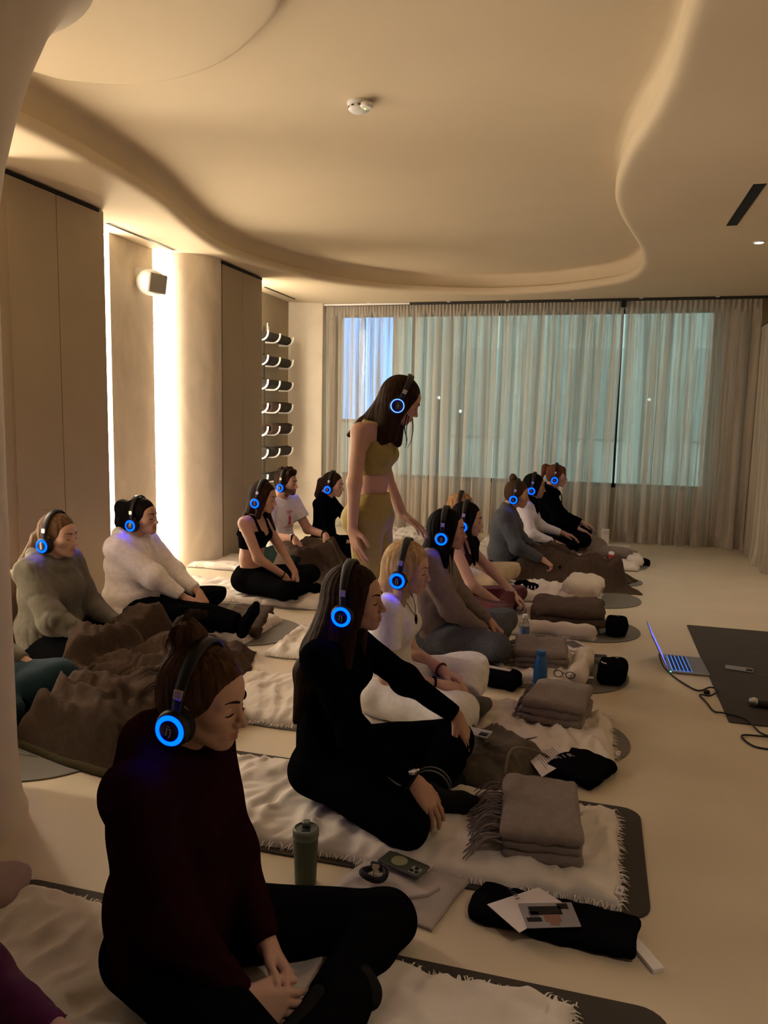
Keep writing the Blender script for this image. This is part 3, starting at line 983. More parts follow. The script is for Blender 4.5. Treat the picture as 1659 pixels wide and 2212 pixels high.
def torso(S, J, inf, w=1.0, female=True, k=0.05, arms=True, armr=1.0):
    p = J['pel']; b = J['waist']; c = J['chest']; u = J['up']; nk = J['neck']
    S.ell(p, (0.120 * w + inf, 0.168 * w + inf, 0.105 + inf), k)
    S.ell(b, (0.088 * w + inf, 0.128 * w + inf, 0.14 + inf), k)
    S.ell(c, (0.098 * w + inf, 0.140 * w + inf, 0.14 + inf), k)
    S.ell(u, (0.080 * w + inf, 0.150 * w + inf, 0.085 + inf), k)
    for s in (-1, 1):
        if female: S.ell(np.array(c) + [0.066 * w, s * 0.062 * w, 0.012], (0.056 + inf, 0.056 + inf, 0.055 + inf), 0.025)
        sh = J['shR'] if s < 0 else J['shL']
        S.cap(np.array(nk) + [0, s * 0.035, -0.030], sh, 0.045 + inf, 0.050 * armr + inf, 0.035)


def arm(S, J, inf, side, k=0.025, f=1.0, end=1.0, flat=False, cuff=None, r=(0.047, 0.038, 0.037, 0.026)):
    s = 'R' if side < 0 else 'L'
    a, e, w = (np.asarray(J[n + s], float) for n in ('sh', 'el', 'wr'))
    if f <= 1.0 and end <= 0:      # short sleeve
        m = a + (e - a) * f
        S.cap(a, m, r[0] + inf, r[0] + (r[1] - r[0]) * f + inf * 1.25, k, flat=True)
        return
    S.cap(a, e, r[0] + inf, r[1] + inf, k)
    m = e + (w - e) * end
    S.cap(e, m, r[2] + inf, (r[2] + (r[3] - r[2]) * end + inf) if cuff is None else cuff, k, flat=flat)


def leg(S, J, inf, side, k=0.03, f=1.0, r=(0.092, 0.062, 0.060, 0.040), flat=True):
    s = 'R' if side < 0 else 'L'
    h, kn, an = (np.asarray(J[n + s], float) for n in ('hip', 'kn', 'an'))
    S.cap(h, kn, r[0] + inf, r[1] + inf, k)
    mid = kn + (an - kn) * 0.35
    S.cap(kn, mid, r[2] + inf, r[2] * 0.97 + inf, k)
    S.cap(mid, kn + (an - kn) * f, r[2] * 0.97 + inf, r[3] + inf, k, flat=flat)


def foot(S, J, side, inf=0.0, k=0.02, toes=False):
    s = 'R' if side < 0 else 'L'
    kn = np.asarray(J['kn' + s], float); an = np.asarray(J['an' + s], float); t = np.asarray(J['toe' + s], float)
    S.cap(kn + (an - kn) * 0.80, an, 0.036 + inf, 0.034 + inf, k)
    fd = unit(t - an); sd = unit(an - kn)
    heel = an - fd * 0.045 + sd * 0.020
    ball = an + (t - an) * 0.70 + sd * 0.022
    S.cap(heel, an, 0.027 + inf, 0.034 + inf, k)
    S.cap(heel, ball, 0.026 + inf, 0.028 + inf, k, (np.cross(fd, sd), 1.35))
    S.cap(ball, t + sd * 0.016, 0.026 + inf, 0.018 + inf, k, (np.cross(fd, sd), 1.6))
    S.cap(an, ball, 0.034 + inf, 0.022 + inf, k)


def tint_head(v, hp, Mh, male=False, beard=False):
    """natural skin colouring: lips, beard shadow"""
    t = np.ones((len(v), 4), np.float32)
    L = (v - hp) @ Mh
    x, y, z = L[:, 0], L[:, 1], L[:, 2]
    lip = np.clip(1 - np.maximum(np.abs((z + 0.0608) / 0.0115), np.abs(y / 0.024)) ** 4, 0, 1) * (x > 0.080)
    for c, m in enumerate((0.80, 0.50, 0.50) if not male else (0.85, 0.65, 0.62)): t[:, c] *= 1 - lip * (1 - m)
    if beard:
        ed = -0.040 + 0.55 * np.clip(0.05 - x, 0, 0.1)
        b = np.clip((ed - z) / 0.012, 0, 1) * (x > 0.0) * (z > -0.125) * (1 - lip) * np.clip((x - 0.0) / 0.01, 0, 1)
        b = np.maximum(b, (np.abs(y) < 0.024) * (z < -0.043) * (z > -0.054) * (x > 0.08) * (1 - lip))
        for c, m in enumerate((0.10, 0.08, 0.08)): t[:, c] *= 1 - b * (1 - m) * 0.92
    return t


def surf_x(L, y, z, n=6):
    d = (L[:, 1] - y) ** 2 + (L[:, 2] - z) ** 2 + np.where(L[:, 0] < 0.03, 1.0, 0)
    i = np.argsort(d)[:n]
    return float(L[i, 0].max())


def face_lines(P, v, hp, Mh, hm, eyes=0.0):
    """eyebrows and closed lashes as fine curved parts lying on the face"""
    near = np.linalg.norm(v - hp, axis=1) < 0.16
    L = (v[near] - hp) @ Mh
    for s in (-1, 1):
        pts = []; rd = []
        for i in range(9):
            u = i / 8; y = s * (0.012 + 0.038 * u); z = 0.0245 + 0.0075 * math.sin(u * 2.2) - 0.004 * u
            pts.append(hp + Mh @ np.array((surf_x(L, y, z) + 0.0005, y, z))); rd.append(0.0036 * (0.55 + 0.45 * math.sin(math.pi * min(1, u * 1.1 + 0.12))) * (1.1 - 0.6 * u))
        MB().tube(pts, 0.003, 6, radii=rd).build('eyebrow', hm, P, smooth=True)
        pts = []; rd = []
        for i in range(9):
            u = i / 8; y = s * (0.0165 + 0.029 * u); z = -0.0045 - 0.0038 * math.sin(u * math.pi) + eyes + 0.001 * u
            pts.append(hp + Mh @ np.array((surf_x(L, y, z, 4) + 0.0008, y, z))); rd.append(0.0007 + 0.0012 * math.sin(math.pi * min(1, 0.15 + 0.85 * u)))
        MB().tube(pts, 0.002, 5, radii=rd).build('eyelashes', HAIR_BLACK, P, smooth=True)


def hair_cap(S, hp, Mh, back=0.0, line=0.0, puff=0.0):
    def T(*p): return hp + Mh @ np.array(p, float)
    S.ell(T(-0.017, 0, 0.033), (0.104 + puff, 0.083 + puff, 0.095 + puff), 0.02, Mh)
    S.ell(T(-0.045, 0, -0.020), (0.062 + puff, 0.068 + puff, 0.060), 0.03, Mh)
    S.ell(T(0.108, 0, -0.018 + line), (0.080, 0.098, 0.096), 0.012, Mh, 's')
    S.cut(T(0.092 - line, 0, 0.080), Mh @ np.array((1.0, 0, 0.1)), 0.012)


def finish(name, S, mat, parent, res, fine=None, zones=(), disp=None, smooth=1, seed=0, hair=None):
    v, q = S.mesh(res, fine, zones, smooth)
    if disp:
        n = normals(v, q)
        for d_ in disp:
            amp, freq, an = d_[:3]
            if len(d_) > 3: nz_ = np.clip(1 - 2.2 * np.abs(wav(v, freq, seed + 77, 3, an)), 0, 1) * np.clip(0.4 + wav(v, freq * 0.4, seed + 78, 3), 0, 1)   # scattered creases
            else: nz_ = wav(v, freq, seed + int(freq * 7), 5, an)
            v = v + n * (amp * nz_)[:, None]
        v = v.astype(np.float32)
    if hair is not None:
        n = normals(v, q)
        hp, Mh = hair
        L = (v - hp)
        a = np.arctan2(L[:, 1], L[:, 0] + 0.02)
        w_ = np.sin(a * 31 + 2.0 * np.sin(L[:, 2] * 22) + 3 * np.sin(a * 4)) + 0.7 * np.sin(a * 57 + 3 * np.sin(L[:, 2] * 13 + 1))
        Lh = L @ Mh      # strands lie flat towards the hairline
        fd = np.clip(-((Lh[:, 0] - 0.072) * 0.86 - (Lh[:, 2] - 0.080) * 0.51) / 0.03, 0.12, 1)
        v = v + n * (0.0012 * w_ * fd)[:, None]
        v = v.astype(np.float32)
    me_ = npmesh(name, v, q)
    return link(name, me_, mat, parent), v


def person(loc, headz, cfg):
    """seated or standing person facing local +x; returns the root Empty"""
    g = cfg.get
    root = empty('person', (loc[0], loc[1], 0), g('yaw', 0.0), cfg['label'], 'person', 'people in the class')
    z0 = g('z0', 0.045); lean = g('lean', 0.0); w = g('w', 1.0); male = g('male', False)
    res = g('res', 0.010) * 0.98; fine = g('fine', 0.006) * (0.85 if g('fine', 0.006) < 0.004 else 0.95)
    standing = g('standing', False)
    base = 0.80 if standing else z0
    t = (headz - base) / 0.69
    def Z(v_): return base + v_ * t
    hx = g('hx', 0.044)
    J = dict(pel=(-0.035, 0, Z(0.10)), waist=(-0.05 + lean * 0.3, 0, Z(0.25)), chest=(-0.035 + lean * 0.7, 0, Z(0.40)),
             up=(-0.035 + lean * 0.9, 0, Z(0.485)), neck=(-0.03 + lean, 0, Z(0.565)))
    sw = g('sw', 0.158) * (1.12 if male else 1.0)
    J['shR'] = (-0.035 + lean, -sw, Z(0.515)); J['shL'] = (-0.035 + lean, sw, Z(0.515))
    for s, sg in (('R', -1), ('L', 1)):
        if not standing:
            J['hip' + s] = (0.0, sg * 0.085, z0 + 0.095)
            J['kn' + s] = (0.34, sg * 0.30, z0 + 0.10)
        else:
            J['hip' + s] = (-0.035, sg * 0.085, 0.87); J['kn' + s] = (-0.005, sg * 0.085, 0.47); J['an' + s] = (-0.05, sg * 0.085, 0.085); J['toe' + s] = (0.13, sg * 0.10, 0.02)
    if not standing:
        J.update(anR=(0.36, 0.04, z0 + 0.045), anL=(0.24, -0.06, z0 + 0.05), toeR=(0.30, 0.20, z0 + 0.02), toeL=(0.30, -0.22, z0 + 0.02))
    J.update(g('J', {}))
    l1, l2 = g('arml', (0.285, 0.245))
    for s, sg in (('R', -1), ('L', 1)):
        if 'wr' + s not in J: J['wr' + s] = (0.27, sg * 0.22, Z(0.18))
        if 'el' + s not in J: J['el' + s] = ik(J['sh' + s], J['wr' + s], l1, l2, g('elh' + s, (-0.35, sg * 0.5, -1.0)))
        # keep the forearm length sane
        e_ = np.asarray(J['el' + s]); w_ = np.asarray(J['wr' + s], float); d_ = np.linalg.norm(w_ - e_)
        if d_ > l2: J['wr' + s] = e_ + (w_ - e_) / d_ * l2
    hpi = g('hpitch', 0.12)
    hp = V3(hx - 0.014 + 0.014 * math.cos(hpi) + 0.040 * math.sin(hpi), g('hy', 0.0), headz - 0.040 - 0.014 * math.sin(hpi) + 0.040 * math.cos(hpi))
    Mh = rot(g('hyaw', 0.0), hpi, g('hroll', 0.0))
    # ---- body: head, neck, trunk, arms and hands in one surface
    S = Solid()
    torso(S, J, -0.006, w, not male)
    for sg in (-1, 1): arm(S, J, 0.0, sg, r=g('armr', (0.046, 0.037, 0.037, 0.026)))
    head_prims(S, hp, Mh, male=male, neck=J['neck'])
    zones = [(hp - [0.12, 0.10, 0.13], hp + [0.14, 0.10, 0.06])]
    for s, sg in (('R', -1), ('L', 1)):
        h_ = g('hand' + s)
        if h_ is None: h_ = dict()
        d_ = h_.get('d', unit(np.asarray(J['wr' + s]) - np.asarray(J['el' + s])))
        n_ = h_.get('n', (0.3, 0.0, 1.0))
        hand(S, J['wr' + s], d_, n_, sg, h_.get('curl', (0.3, 0.35, 0.25)), h_.get('spread', 0.07), h_.get('sc', 1.0 if not male else 1.1), h_.get('thumb', 0.6), 0.0035)
        c_ = np.asarray(J['wr' + s]) + np.asarray(unit(d_)) * 0.07
        zones.append((c_ - 0.10, c_ + 0.10))
    for sg in (-1, 1):
        if ('foot' in g('bare', ())):
            foot(S, J, sg)
    bare = any(getattr(c_, 'bare', False) for c_ in cfg['clothes'])
    ob, v = finish('body', S, g('skin', SKIN_FAIR), root, res if bare else max(res * 1.5, 0.011), fine, zones, smooth=1)
    tn = tint_head(v, hp, Mh, male, g('beard', False))
    ca = ob.data.color_attributes.new('tint', 'FLOAT_COLOR', 'POINT')
    ca.data.foreach_set('color', tn.ravel())
    if g('face', True): face_lines(root, v, hp, Mh, g('brow', g('hair_mat', HAIR_DARK)), g('eyes', 0.0))
    # ---- hair
    S = Solid()
    hair_cap(S, hp, Mh, puff=g('puff', 0.0), line=g('hline', 0.0))
    def T(*p): return hp + Mh @ np.array(p, float)
    def W(*p): return hp + np.array(p, float)
    for h_ in g('hair', ()):
        fr = T if h_[0] == 'T' else W
        if h_[1] == 'c': S.cap(fr(*h_[2]), fr(*h_[3]), h_[4], h_[5], h_[6] if len(h_) > 6 else 0.02, h_[7] if len(h_) > 7 else None)
        elif h_[1] == 'e': S.ell(fr(*h_[2]), h_[3], h_[4] if len(h_) > 4 else 0.015)
        elif h_[1] == 's': S.ell(fr(*h_[2]), h_[3], h_[4] if len(h_) > 4 else 0.015, None, 's')
    finish('hair', S, g('hair_mat', HAIR_DARK), root, g('hres', res * 0.8) * 0.85, smooth=1, hair=(hp, Mh), disp=g('hdisp'))
    # loose strands
    for st in g('strands', ()):
        pts = catmull([tuple(W(*p)) for p in st[0]], 5)
        n_ = len(pts)
        MB().tube(pts, 0.002, 5, radii=[st[1] * (1 - 0.75 * i / (n_ - 1)) for i in range(n_)]).build('hair_strand', g('hair_mat', HAIR_DARK), root, smooth=True)
    if g('tuft'):
        rs = np.random.RandomState(5); mb = MB()
        for path, cnt, spr, rad in g('tuft'):
            for _ in range(cnt):
                o1 = rs.randn(3) * spr * 0.35
                pts = []
                for i_, p_ in enumerate(path):
                    o1 = o1 + rs.randn(3) * spr * 0.45
                    pts.append(tuple(T(*p_) + o1))
                pts = catmull(pts, 4); n_ = len(pts)
                mb.tube(pts, rad, 4, radii=[rad * (1 - 0.7 * i_ / (n_ - 1)) for i_ in range(n_)])
        fo = mb.build('flyaway_hair', g('hair_mat', HAIR_DARK), root, smooth=True); fo['kind'] = 'stuff'
    # ---- clothes
    for c_ in cfg['clothes']: c_(root, J, hp, Mh, w, Z, male, res)
    # ---- headphones
    if g('phones', True):
        m4 = Matrix.Translation((loc[0], loc[1], 0)) @ Matrix.Rotation(g('yaw', 0.0), 4, 'Z') @ Matrix.Translation(tuple(hp)) @ Matrix(Mh.tolist()).to_4x4()
        h_ = put_headphones(m4, cfg['hplabel'], g('hpscale', 1.0))
        if g('dim'):
            for cp in kids(h_):
                for r_ in kids(cp):
                    if r_.name.startswith('light_ring'):
                        r_.data = r_.data.copy(); r_.data.materials[0] = M_ring_dim
                        for vx in r_.data.vertices:      # only a thin outer line of the ring glows
                            q_ = Vector((vx.co.x + 0.014, vx.co.z + 0.040)); l_ = q_.length; k_ = (0.0352 - (0.0352 - l_) * 0.35) / l_
                            vx.co.x = q_.x * k_ - 0.014; vx.co.z = q_.y * k_ - 0.040
    J['hp'] = hp; J['Mh'] = Mh
    return root, J


# ---- garment makers (each returns a function called with the wearer's joints)
def sweater(mat, inf=0.016, arm_end=0.93, cuff=0.036, hem=None, hood=False, collar=0.0, folds=0.006, name='sweater', blouse=0.02, wide=0.0, cuffs=None, seed=3, sl=1.0, crew=0.03):
    def f(root, J, hp, Mh, w, Z, male, res):
        S = Solid()
        torso(S, J, inf, w, not male, 0.055)
        b = np.asarray(J['waist'], float)
        S.ell(b + [0.01, 0, -0.05], (0.115 * w + blouse, 0.155 * w + blouse, 0.13), 0.05)
        if wide: S.ell(np.asarray(J['chest']) + [0, 0, -0.02], (0.115 * w + wide, 0.15 * w + wide, 0.16), 0.05)
        for sg in (-1, 1):
            arm(S, J, inf * sl + 0.004, sg, 0.03, 1.0, arm_end, True, cuff)
            s = 'R' if sg < 0 else 'L'
            e = np.asarray(J['el' + s], float)
            S.ell(e, (0.045 + inf * sl,) * 3, 0.03)
        nk = np.asarray(J['neck'], float)
        if collar: S.cap(nk + [0.0, 0, -0.02], nk + [0.012, 0, collar], 0.066, 0.060, 0.02, flat=True)
        if hood:
            for a in range(0, 360, 24):
                A = R(a); rr_ = 0.088
                p = nk + [rr_ * math.cos(A) * 0.95 + 0.0, rr_ * math.sin(A) * 1.05, 0.018 + 0.012 * (-math.cos(A)) - 0.055 * max(0, math.cos(A))]
                A2 = R(a + 24)
                p2 = nk + [rr_ * math.cos(A2) * 0.95, rr_ * math.sin(A2) * 1.05, 0.018 + 0.012 * (-math.cos(A2)) - 0.055 * max(0, math.cos(A2))]
                S.cap(p, p2, 0.034, 0.034, 0.02)
            S.ell(nk + [-0.085, 0, -0.035], (0.042, 0.095, 0.060), 0.04)
        elif not collar:
            # crew neck opening
            S.ell(hp + (nk - hp) * 0.55 + [0.01, 0, 0.0], (0.058 + crew * 0.3, 0.062 + crew * 0.3, 0.062 + crew * 0.6), 0.012, None, 's')
        hz = hem if hem is not None else 0.10
        S.cut((0, 0, hz), (0, 0, -1), 0.006)
        finish(name, S, mat, root, res, disp=[(folds * 0.35, 34, (1, 1, 0.6)), (folds * 0.18, 85, (1, 1, 0.9)), (-folds * 1.1, 26, (0.8, 0.8, 1.3), 'r'), (-folds * 0.6, 44, (1.2, 1.2, 0.7), 'r')], smooth=1, seed=seed)
        if cuffs is not None:
            for s in ('R', 'L'):
                e = np.asarray(J['el' + s]); q = np.asarray(J['wr' + s]); u = unit(q - e)
                c0 = e + (q - e) * arm_end
                MB().tube([tuple(c0 - u * 0.035), tuple(c0 - u * 0.018), tuple(c0 + u * 0.004)], cuff + 0.003, 20).build('cuff', cuffs, root, smooth=True)
    return f


def tshirt(mat, inf=0.012, f_=0.62, hem=0.14, name='t_shirt', neck=0.05, folds=0.004, slv=0.012, seed=5):
    def f(root, J, hp, Mh, w, Z, male, res):
        S = Solid()
        torso(S, J, inf, w, not male, 0.05)
        S.ell(np.asarray(J['waist']) + [0.01, 0, -0.05], (0.105 * w, 0.145 * w, 0.12), 0.05)
        for sg in (-1, 1): arm(S, J, inf + slv, sg, 0.03, f_, -1, r=(0.046, 0.040, 0, 0))
        nk = np.asarray(J['neck'], float)
        S.ell(nk + [0.02, 0, 0.045], (0.068, 0.072, 0.055 + neck * 0.3), 0.008, None, 's')
        S.cut((0, 0, hem), (0, 0, -1), 0.006)
        finish(name, S, mat, root, res, disp=[(folds * 0.4, 40, (1, 1, 0.6)), (-folds * 1.3, 34, (1, 1, 1), 'r')], smooth=1, seed=seed)
    f.bare = True
    return f


def bra(mat, top=0.055, bot=-0.085, name='sports_bra', strap=0.013, low=0.03):
    def f(root, J, hp, Mh, w, Z, male, res):
        S = Solid()
        c = np.asarray(J['chest'], float)
        torso(S, J, 0.003, w, True, 0.05)
        r0 = min(res, 0.008)
        S.cut(c + [0, 0, top], (0, 0, 1), 0.004)
        S.cut(c + [0, 0, bot], (0, 0, -1), 0.003)
        S.ell(c + [0.13, 0, top + 0.02], (0.075, 0.055, 0.045 + low), 0.006, None, 's')
        for sg in (-1, 1):
            S.ell(c + [0.0, sg * 0.185, top], (0.075, 0.055, 0.075), 0.006, None, 's')
            sh = np.asarray(J['shR'] if sg < 0 else J['shL'], float)
            nk = np.asarray(J['neck'], float)
            mid = nk * 0.42 + sh * 0.58
            fr = c + [0.098 * w, sg * 0.078, 0.035]; bk = c + [-0.092 * w, sg * 0.07, 0.02]
            top_ = mid + [0.0, 0, 0.034]
            u_ = unit(np.array((1.0, sg * 0.35, 0)))
            S.cap(fr, top_ + [0.045, 0, -0.012], strap, strap * 0.8, 0.006)
            S.cap(top_ + [0.045, 0, -0.012], top_ + [-0.02, 0, 0.0], strap * 0.8, strap * 0.8, 0.006)
            S.cap(top_ + [-0.02, 0, 0.0], bk, strap * 0.8, strap, 0.006)
        finish(name, S, mat, root, r0, smooth=1)
    f.bare = True
    return f


def leggings(mat, inf=0.006, waist=0.20, f=0.97, name='leggings', folds=0.0015, r=(0.094, 0.064, 0.062, 0.042), k=0.03, seed=8, seat=True):
    def g_(root, J, hp, Mh, w, Z, male, res):
        S = Solid()
        p = np.asarray(J['pel'], float)
        S.ell(p, (0.122 * w + inf, 0.170 * w + inf, 0.107 + inf), 0.04)
        S.ell(np.asarray(J['waist']) + [0, 0, -0.03], (0.092 * w + inf, 0.132 * w + inf, 0.14), 0.05)
        for sg in (-1, 1):
            S.ell(p + [-0.045, sg * 0.075, -0.015], (0.095 * w, 0.095 * w, 0.095), 0.04)
            leg(S, J, inf, sg, k, f, r)
        S.cut((0, 0, p[2] + waist - 0.10), (0, 0, 1), 0.004)
        if seat: S.cut((0, 0, 0.018), (0, 0, -1), 0.02)
        finish(name, S, mat, root, res, disp=[(folds, 40, (1, 1, 1)), (-folds, 36, (1, 1, 1), 'r')], smooth=1, seed=seed)
    return g_


def socks(mat, inf=0.004, name='sock', sides=(-1, 1)):
    def f(root, J, hp, Mh, w, Z, male, res):
        for sg in sides:
            S = Solid(); foot(S, J, sg, inf)
            finish(name, S, mat, root, min(res, 0.009), smooth=1)
    return f


def band(mat, s, r_=0.032, back=0.012, wd=0.006, name='bracelet', face=None):
    """wrist band"""
    def f(root, J, hp, Mh, w, Z, male, res):
        e = np.asarray(J['el' + s], float); q = np.asarray(J['wr' + s], float); u = unit(q - e)
        c = q - u * back
        a = unit(np.cross(u, (0.3, 0.2, 1))); b = np.cross(u, a)
        MB().tube([tuple(c + (a * math.cos(x) + b * math.sin(x)) * r_) for x in np.linspace(0, 6.283, 25)[:-1]], wd, 8, closed=True).build(name, mat, root, smooth=True)
        if face is not None:
            p = c + np.array((0, -0.35, 1)) / 1.06 * r_
            MB().lathe([(0.017, 0.0), (0.017, 0.008), (0.014, 0.010), (0.001, 0.010)], 20, tuple(p)).build('watch_face', face, root, smooth=True)
    return f

# ------------------------------------------------------------------ the cast
YAX = (0, 1, 0)
LONG = lambda L, r=0.075, dx=-0.10: (('W', 'c', (-0.04, 0, 0.0), (dx, 0, -0.5 * L), r, r * 0.95, 0.04, (YAX, 1.1)),
                                     ('W', 'c', (dx, 0, -0.5 * L), (dx - 0.02, 0, -L), r * 0.95, r * 0.6, 0.03, (YAX, 1.15)))
SIDE = lambda x, L, r=0.03: tuple(('W', 'c', (x + 0.01, s * 0.066, 0.02), (x - 0.01, s * 0.080, -L), r, r * 0.8, 0.025) for s in (-1, 1))
FACEHAIR = tuple(('T', 'c', (0.040, s * 0.060, 0.045), (0.028, s * 0.066, -0.07), 0.020, 0.016, 0.02) for s in (-1, 1))
DOWN = (0.25, 0.0, -1.0)

CAST = {}


def cast(key, loc, hz, **cfg): CAST[key] = person(loc, hz, cfg)


cast('R0', (-0.904, 1.56), 0.761, label='woman in a maroon-black hoodie with a messy bun, nearest the camera',
     hplabel='headphones on the nearest woman with the messy bun, gold-lit slider', hair_mat=HAIR_BROWN, brow=HAIR_DARK, res=0.008, fine=0.0034, hres=0.0045, hpitch=0.2,
     J=dict(wrR=(0.215, -0.13, 0.125), wrL=(0.20, 0.03, 0.14), knL=(0.43, 0.30, 0.075), knR=(0.40, -0.30, 0.08), anR=(0.42, 0.06, 0.06), anL=(0.36, -0.02, 0.06), hipL=(0.0, 0.085, 0.115), hipR=(0.0, -0.085, 0.115)),
     handR=dict(d=(0.9, 0.45, -0.35), n=(0.35, -0.75, 0.55), curl=(0.55, 0.6, 0.4), thumb=0.5), handL=dict(d=(0.85, -0.5, -0.30), n=(0.3, 0.75, 0.6), curl=(0.6, 0.65, 0.4), thumb=0.5),
     hair=(('T', 'e', (-0.068, 0.01, 0.128), (0.042, 0.040, 0.036), 0.012), ('T', 'e', (-0.062, -0.018, 0.145), (0.030, 0.026, 0.028), 0.01), ('T', 'e', (-0.085, 0.012, 0.150), (0.028, 0.030, 0.026), 0.01),
           ('T', 'c', (-0.060, 0, 0.10), (-0.068, 0, 0.128), 0.032, 0.030, 0.02)),
     tuft=[([(-0.075, 0.0, 0.14), (-0.082, 0.0, 0.175), (-0.062, 0, 0.195), (-0.035, 0, 0.198)], 40, 0.006, 0.0009), ([(-0.095, -0.03, 0.05), (-0.12, -0.04, 0.045), (-0.145, -0.045, 0.025)], 14, 0.007, 0.0007),
           ([(-0.10, -0.04, 0.02), (-0.12, -0.045, 0.0), (-0.14, -0.05, -0.03)], 12, 0.006, 0.0007), ([(-0.10, 0.0, 0.13), (-0.115, -0.01, 0.11), (-0.105, -0.02, 0.085)], 14, 0.006, 0.0008), ([(-0.06, -0.02, 0.17), (-0.095, -0.03, 0.15), (-0.085, -0.03, 0.115), (-0.05, -0.03, 0.11)], 22, 0.005, 0.0009)],
     clothes=[sweater(C_MAROON, 0.020, 0.95, 0.038, hood=True, folds=0.006, name='hoodie', blouse=0.03, wide=0.02, seed=11), leggings(C_BLACK2, 0.008, r=(0.096, 0.066, 0.064, 0.044)), socks(C_SOCKD)])

cast('R1', (-0.849, 2.58), 0.767, label='woman with long dark hair in a black sweater and striped black trousers, hands on knees',
     hplabel='headphones on the long-haired woman in the black sweater', hair_mat=HAIR_DARK, res=0.008, fine=0.0036, hres=0.006, hpitch=0.02, skin=SKIN_WARM,
     J=dict(wrR=(0.335, -0.245, 0.235), wrL=(0.395, 0.26, 0.265), knR=(0.31, -0.285, 0.105), knL=(0.36, 0.31, 0.15), anR=(0.30, 0.03, 0.07), anL=(0.34, -0.05, 0.09), toeL=(0.50, 0.02, 0.06), toeR=(0.42, 0.16, 0.05)), elhR=(-0.5, -0.6, -0.6), elhL=(-0.2, 0.6, -0.8),
     handR=dict(d=(0.62, -0.05, -0.78), n=(0.75, -0.45, 0.5), curl=(0.35, 0.30, 0.2), spread=0.12), handL=dict(d=(0.45, 0.05, -0.88), n=(0.85, -0.2, 0.45), curl=(0.35, 0.3, 0.2), spread=0.12),
     hair=LONG(0.42, 0.074, -0.130) + SIDE(0.0, 0.24, 0.034) + FACEHAIR + (('W', 'c', (-0.06, -0.055, -0.06), (-0.125, -0.145, -0.24), 0.055, 0.050, 0.03), ('W', 'c', (-0.125, -0.145, -0.24), (-0.165, -0.15, -0.42), 0.050, 0.016, 0.03)), hdisp=[(0.003, 22, (1, 1, 0.1))],
     strands=[([(-0.14, -0.05, -0.36), (-0.16, -0.055, -0.42), (-0.17, -0.06, -0.47)], 0.006), ([(-0.15, -0.02, -0.36), (-0.172, -0.02, -0.43), (-0.18, -0.025, -0.48)], 0.006)],
     clothes=[sweater(C_BLACK, 0.010, 0.97, 0.034, folds=0.0035, blouse=0.0, name='sweater', seed=21, collar=0.02), leggings(C_BLACK, 0.010, name='trousers', folds=0.003, r=(0.098, 0.072, 0.068, 0.050), f=0.90),
              socks(C_SOCKD), band(M_black, 'R', 0.031, 0.010, 0.005, 'watch', M_steel)])
root, J = CAST['R1']
kn, an = np.asarray(J['knL'], float), np.asarray(J['anL'], float); u_ = unit(an - kn); a_ = unit(np.cross(u_, (0, 0, 1))); b_ = np.cross(u_, a_)
for o_ in (0.78, 0.84):
    c_ = kn + (an - kn) * o_
    MB().tube([tuple(c_ + (a_ * math.cos(x) + b_ * math.sin(x)) * 0.0635) for x in np.linspace(0, 6.283, 29)[:-1]], 0.004, 6, closed=True).build('cuff_stripe', mk('cuff_grey', (0.16, 0.16, 0.16), 0.9) if o_ < 0.8 else MATS['cuff_grey'], root, smooth=True)


cast('R2', (-0.859, 3.40), 0.726, label='blonde woman in a white t-shirt and white trousers with a dark pendant',
     hplabel='headphones on the blonde woman in white', hair_mat=HAIR_BLOND, brow=HAIR_LIGHT, res=0.009, fine=0.0045, hres=0.006, hpitch=0.15, lean=0.02,
     J=dict(wrR=(0.22, -0.085, 0.215), wrL=(0.22, 0.075, 0.225), knR=(0.32, -0.27, 0.145), knL=(0.31, 0.30, 0.19), anR=(0.34, 0.02, 0.09), anL=(0.33, -0.02, 0.10), toeL=(0.44, 0.03, 0.12), toeR=(0.30, 0.18, 0.06)),
     handR=dict(d=(0.9, 0.35, -0.2), n=(0.1, -0.3, 0.95), curl=(0.35, 0.45, 0.3)), handL=dict(d=(0.9, -0.35, -0.25), n=(0.1, 0.3, 0.95), curl=(0.35, 0.45, 0.3)),
     hair=LONG(0.22, 0.070, -0.075) + SIDE(-0.01, 0.19, 0.030), hdisp=[(0.003, 24, (1, 1, 0.1))],
     clothes=[tshirt(C_WHITE, 0.010, 0.60, 0.13), leggings(C_WHITE, 0.018, name='trousers', folds=0.005, r=(0.098, 0.075, 0.075, 0.062), f=0.80), socks(C_SOCKG),
              band(C_WINE, 'L', 0.031, 0.02, 0.006), band(C_BLACK, 'R', 0.031, 0.02, 0.005)])

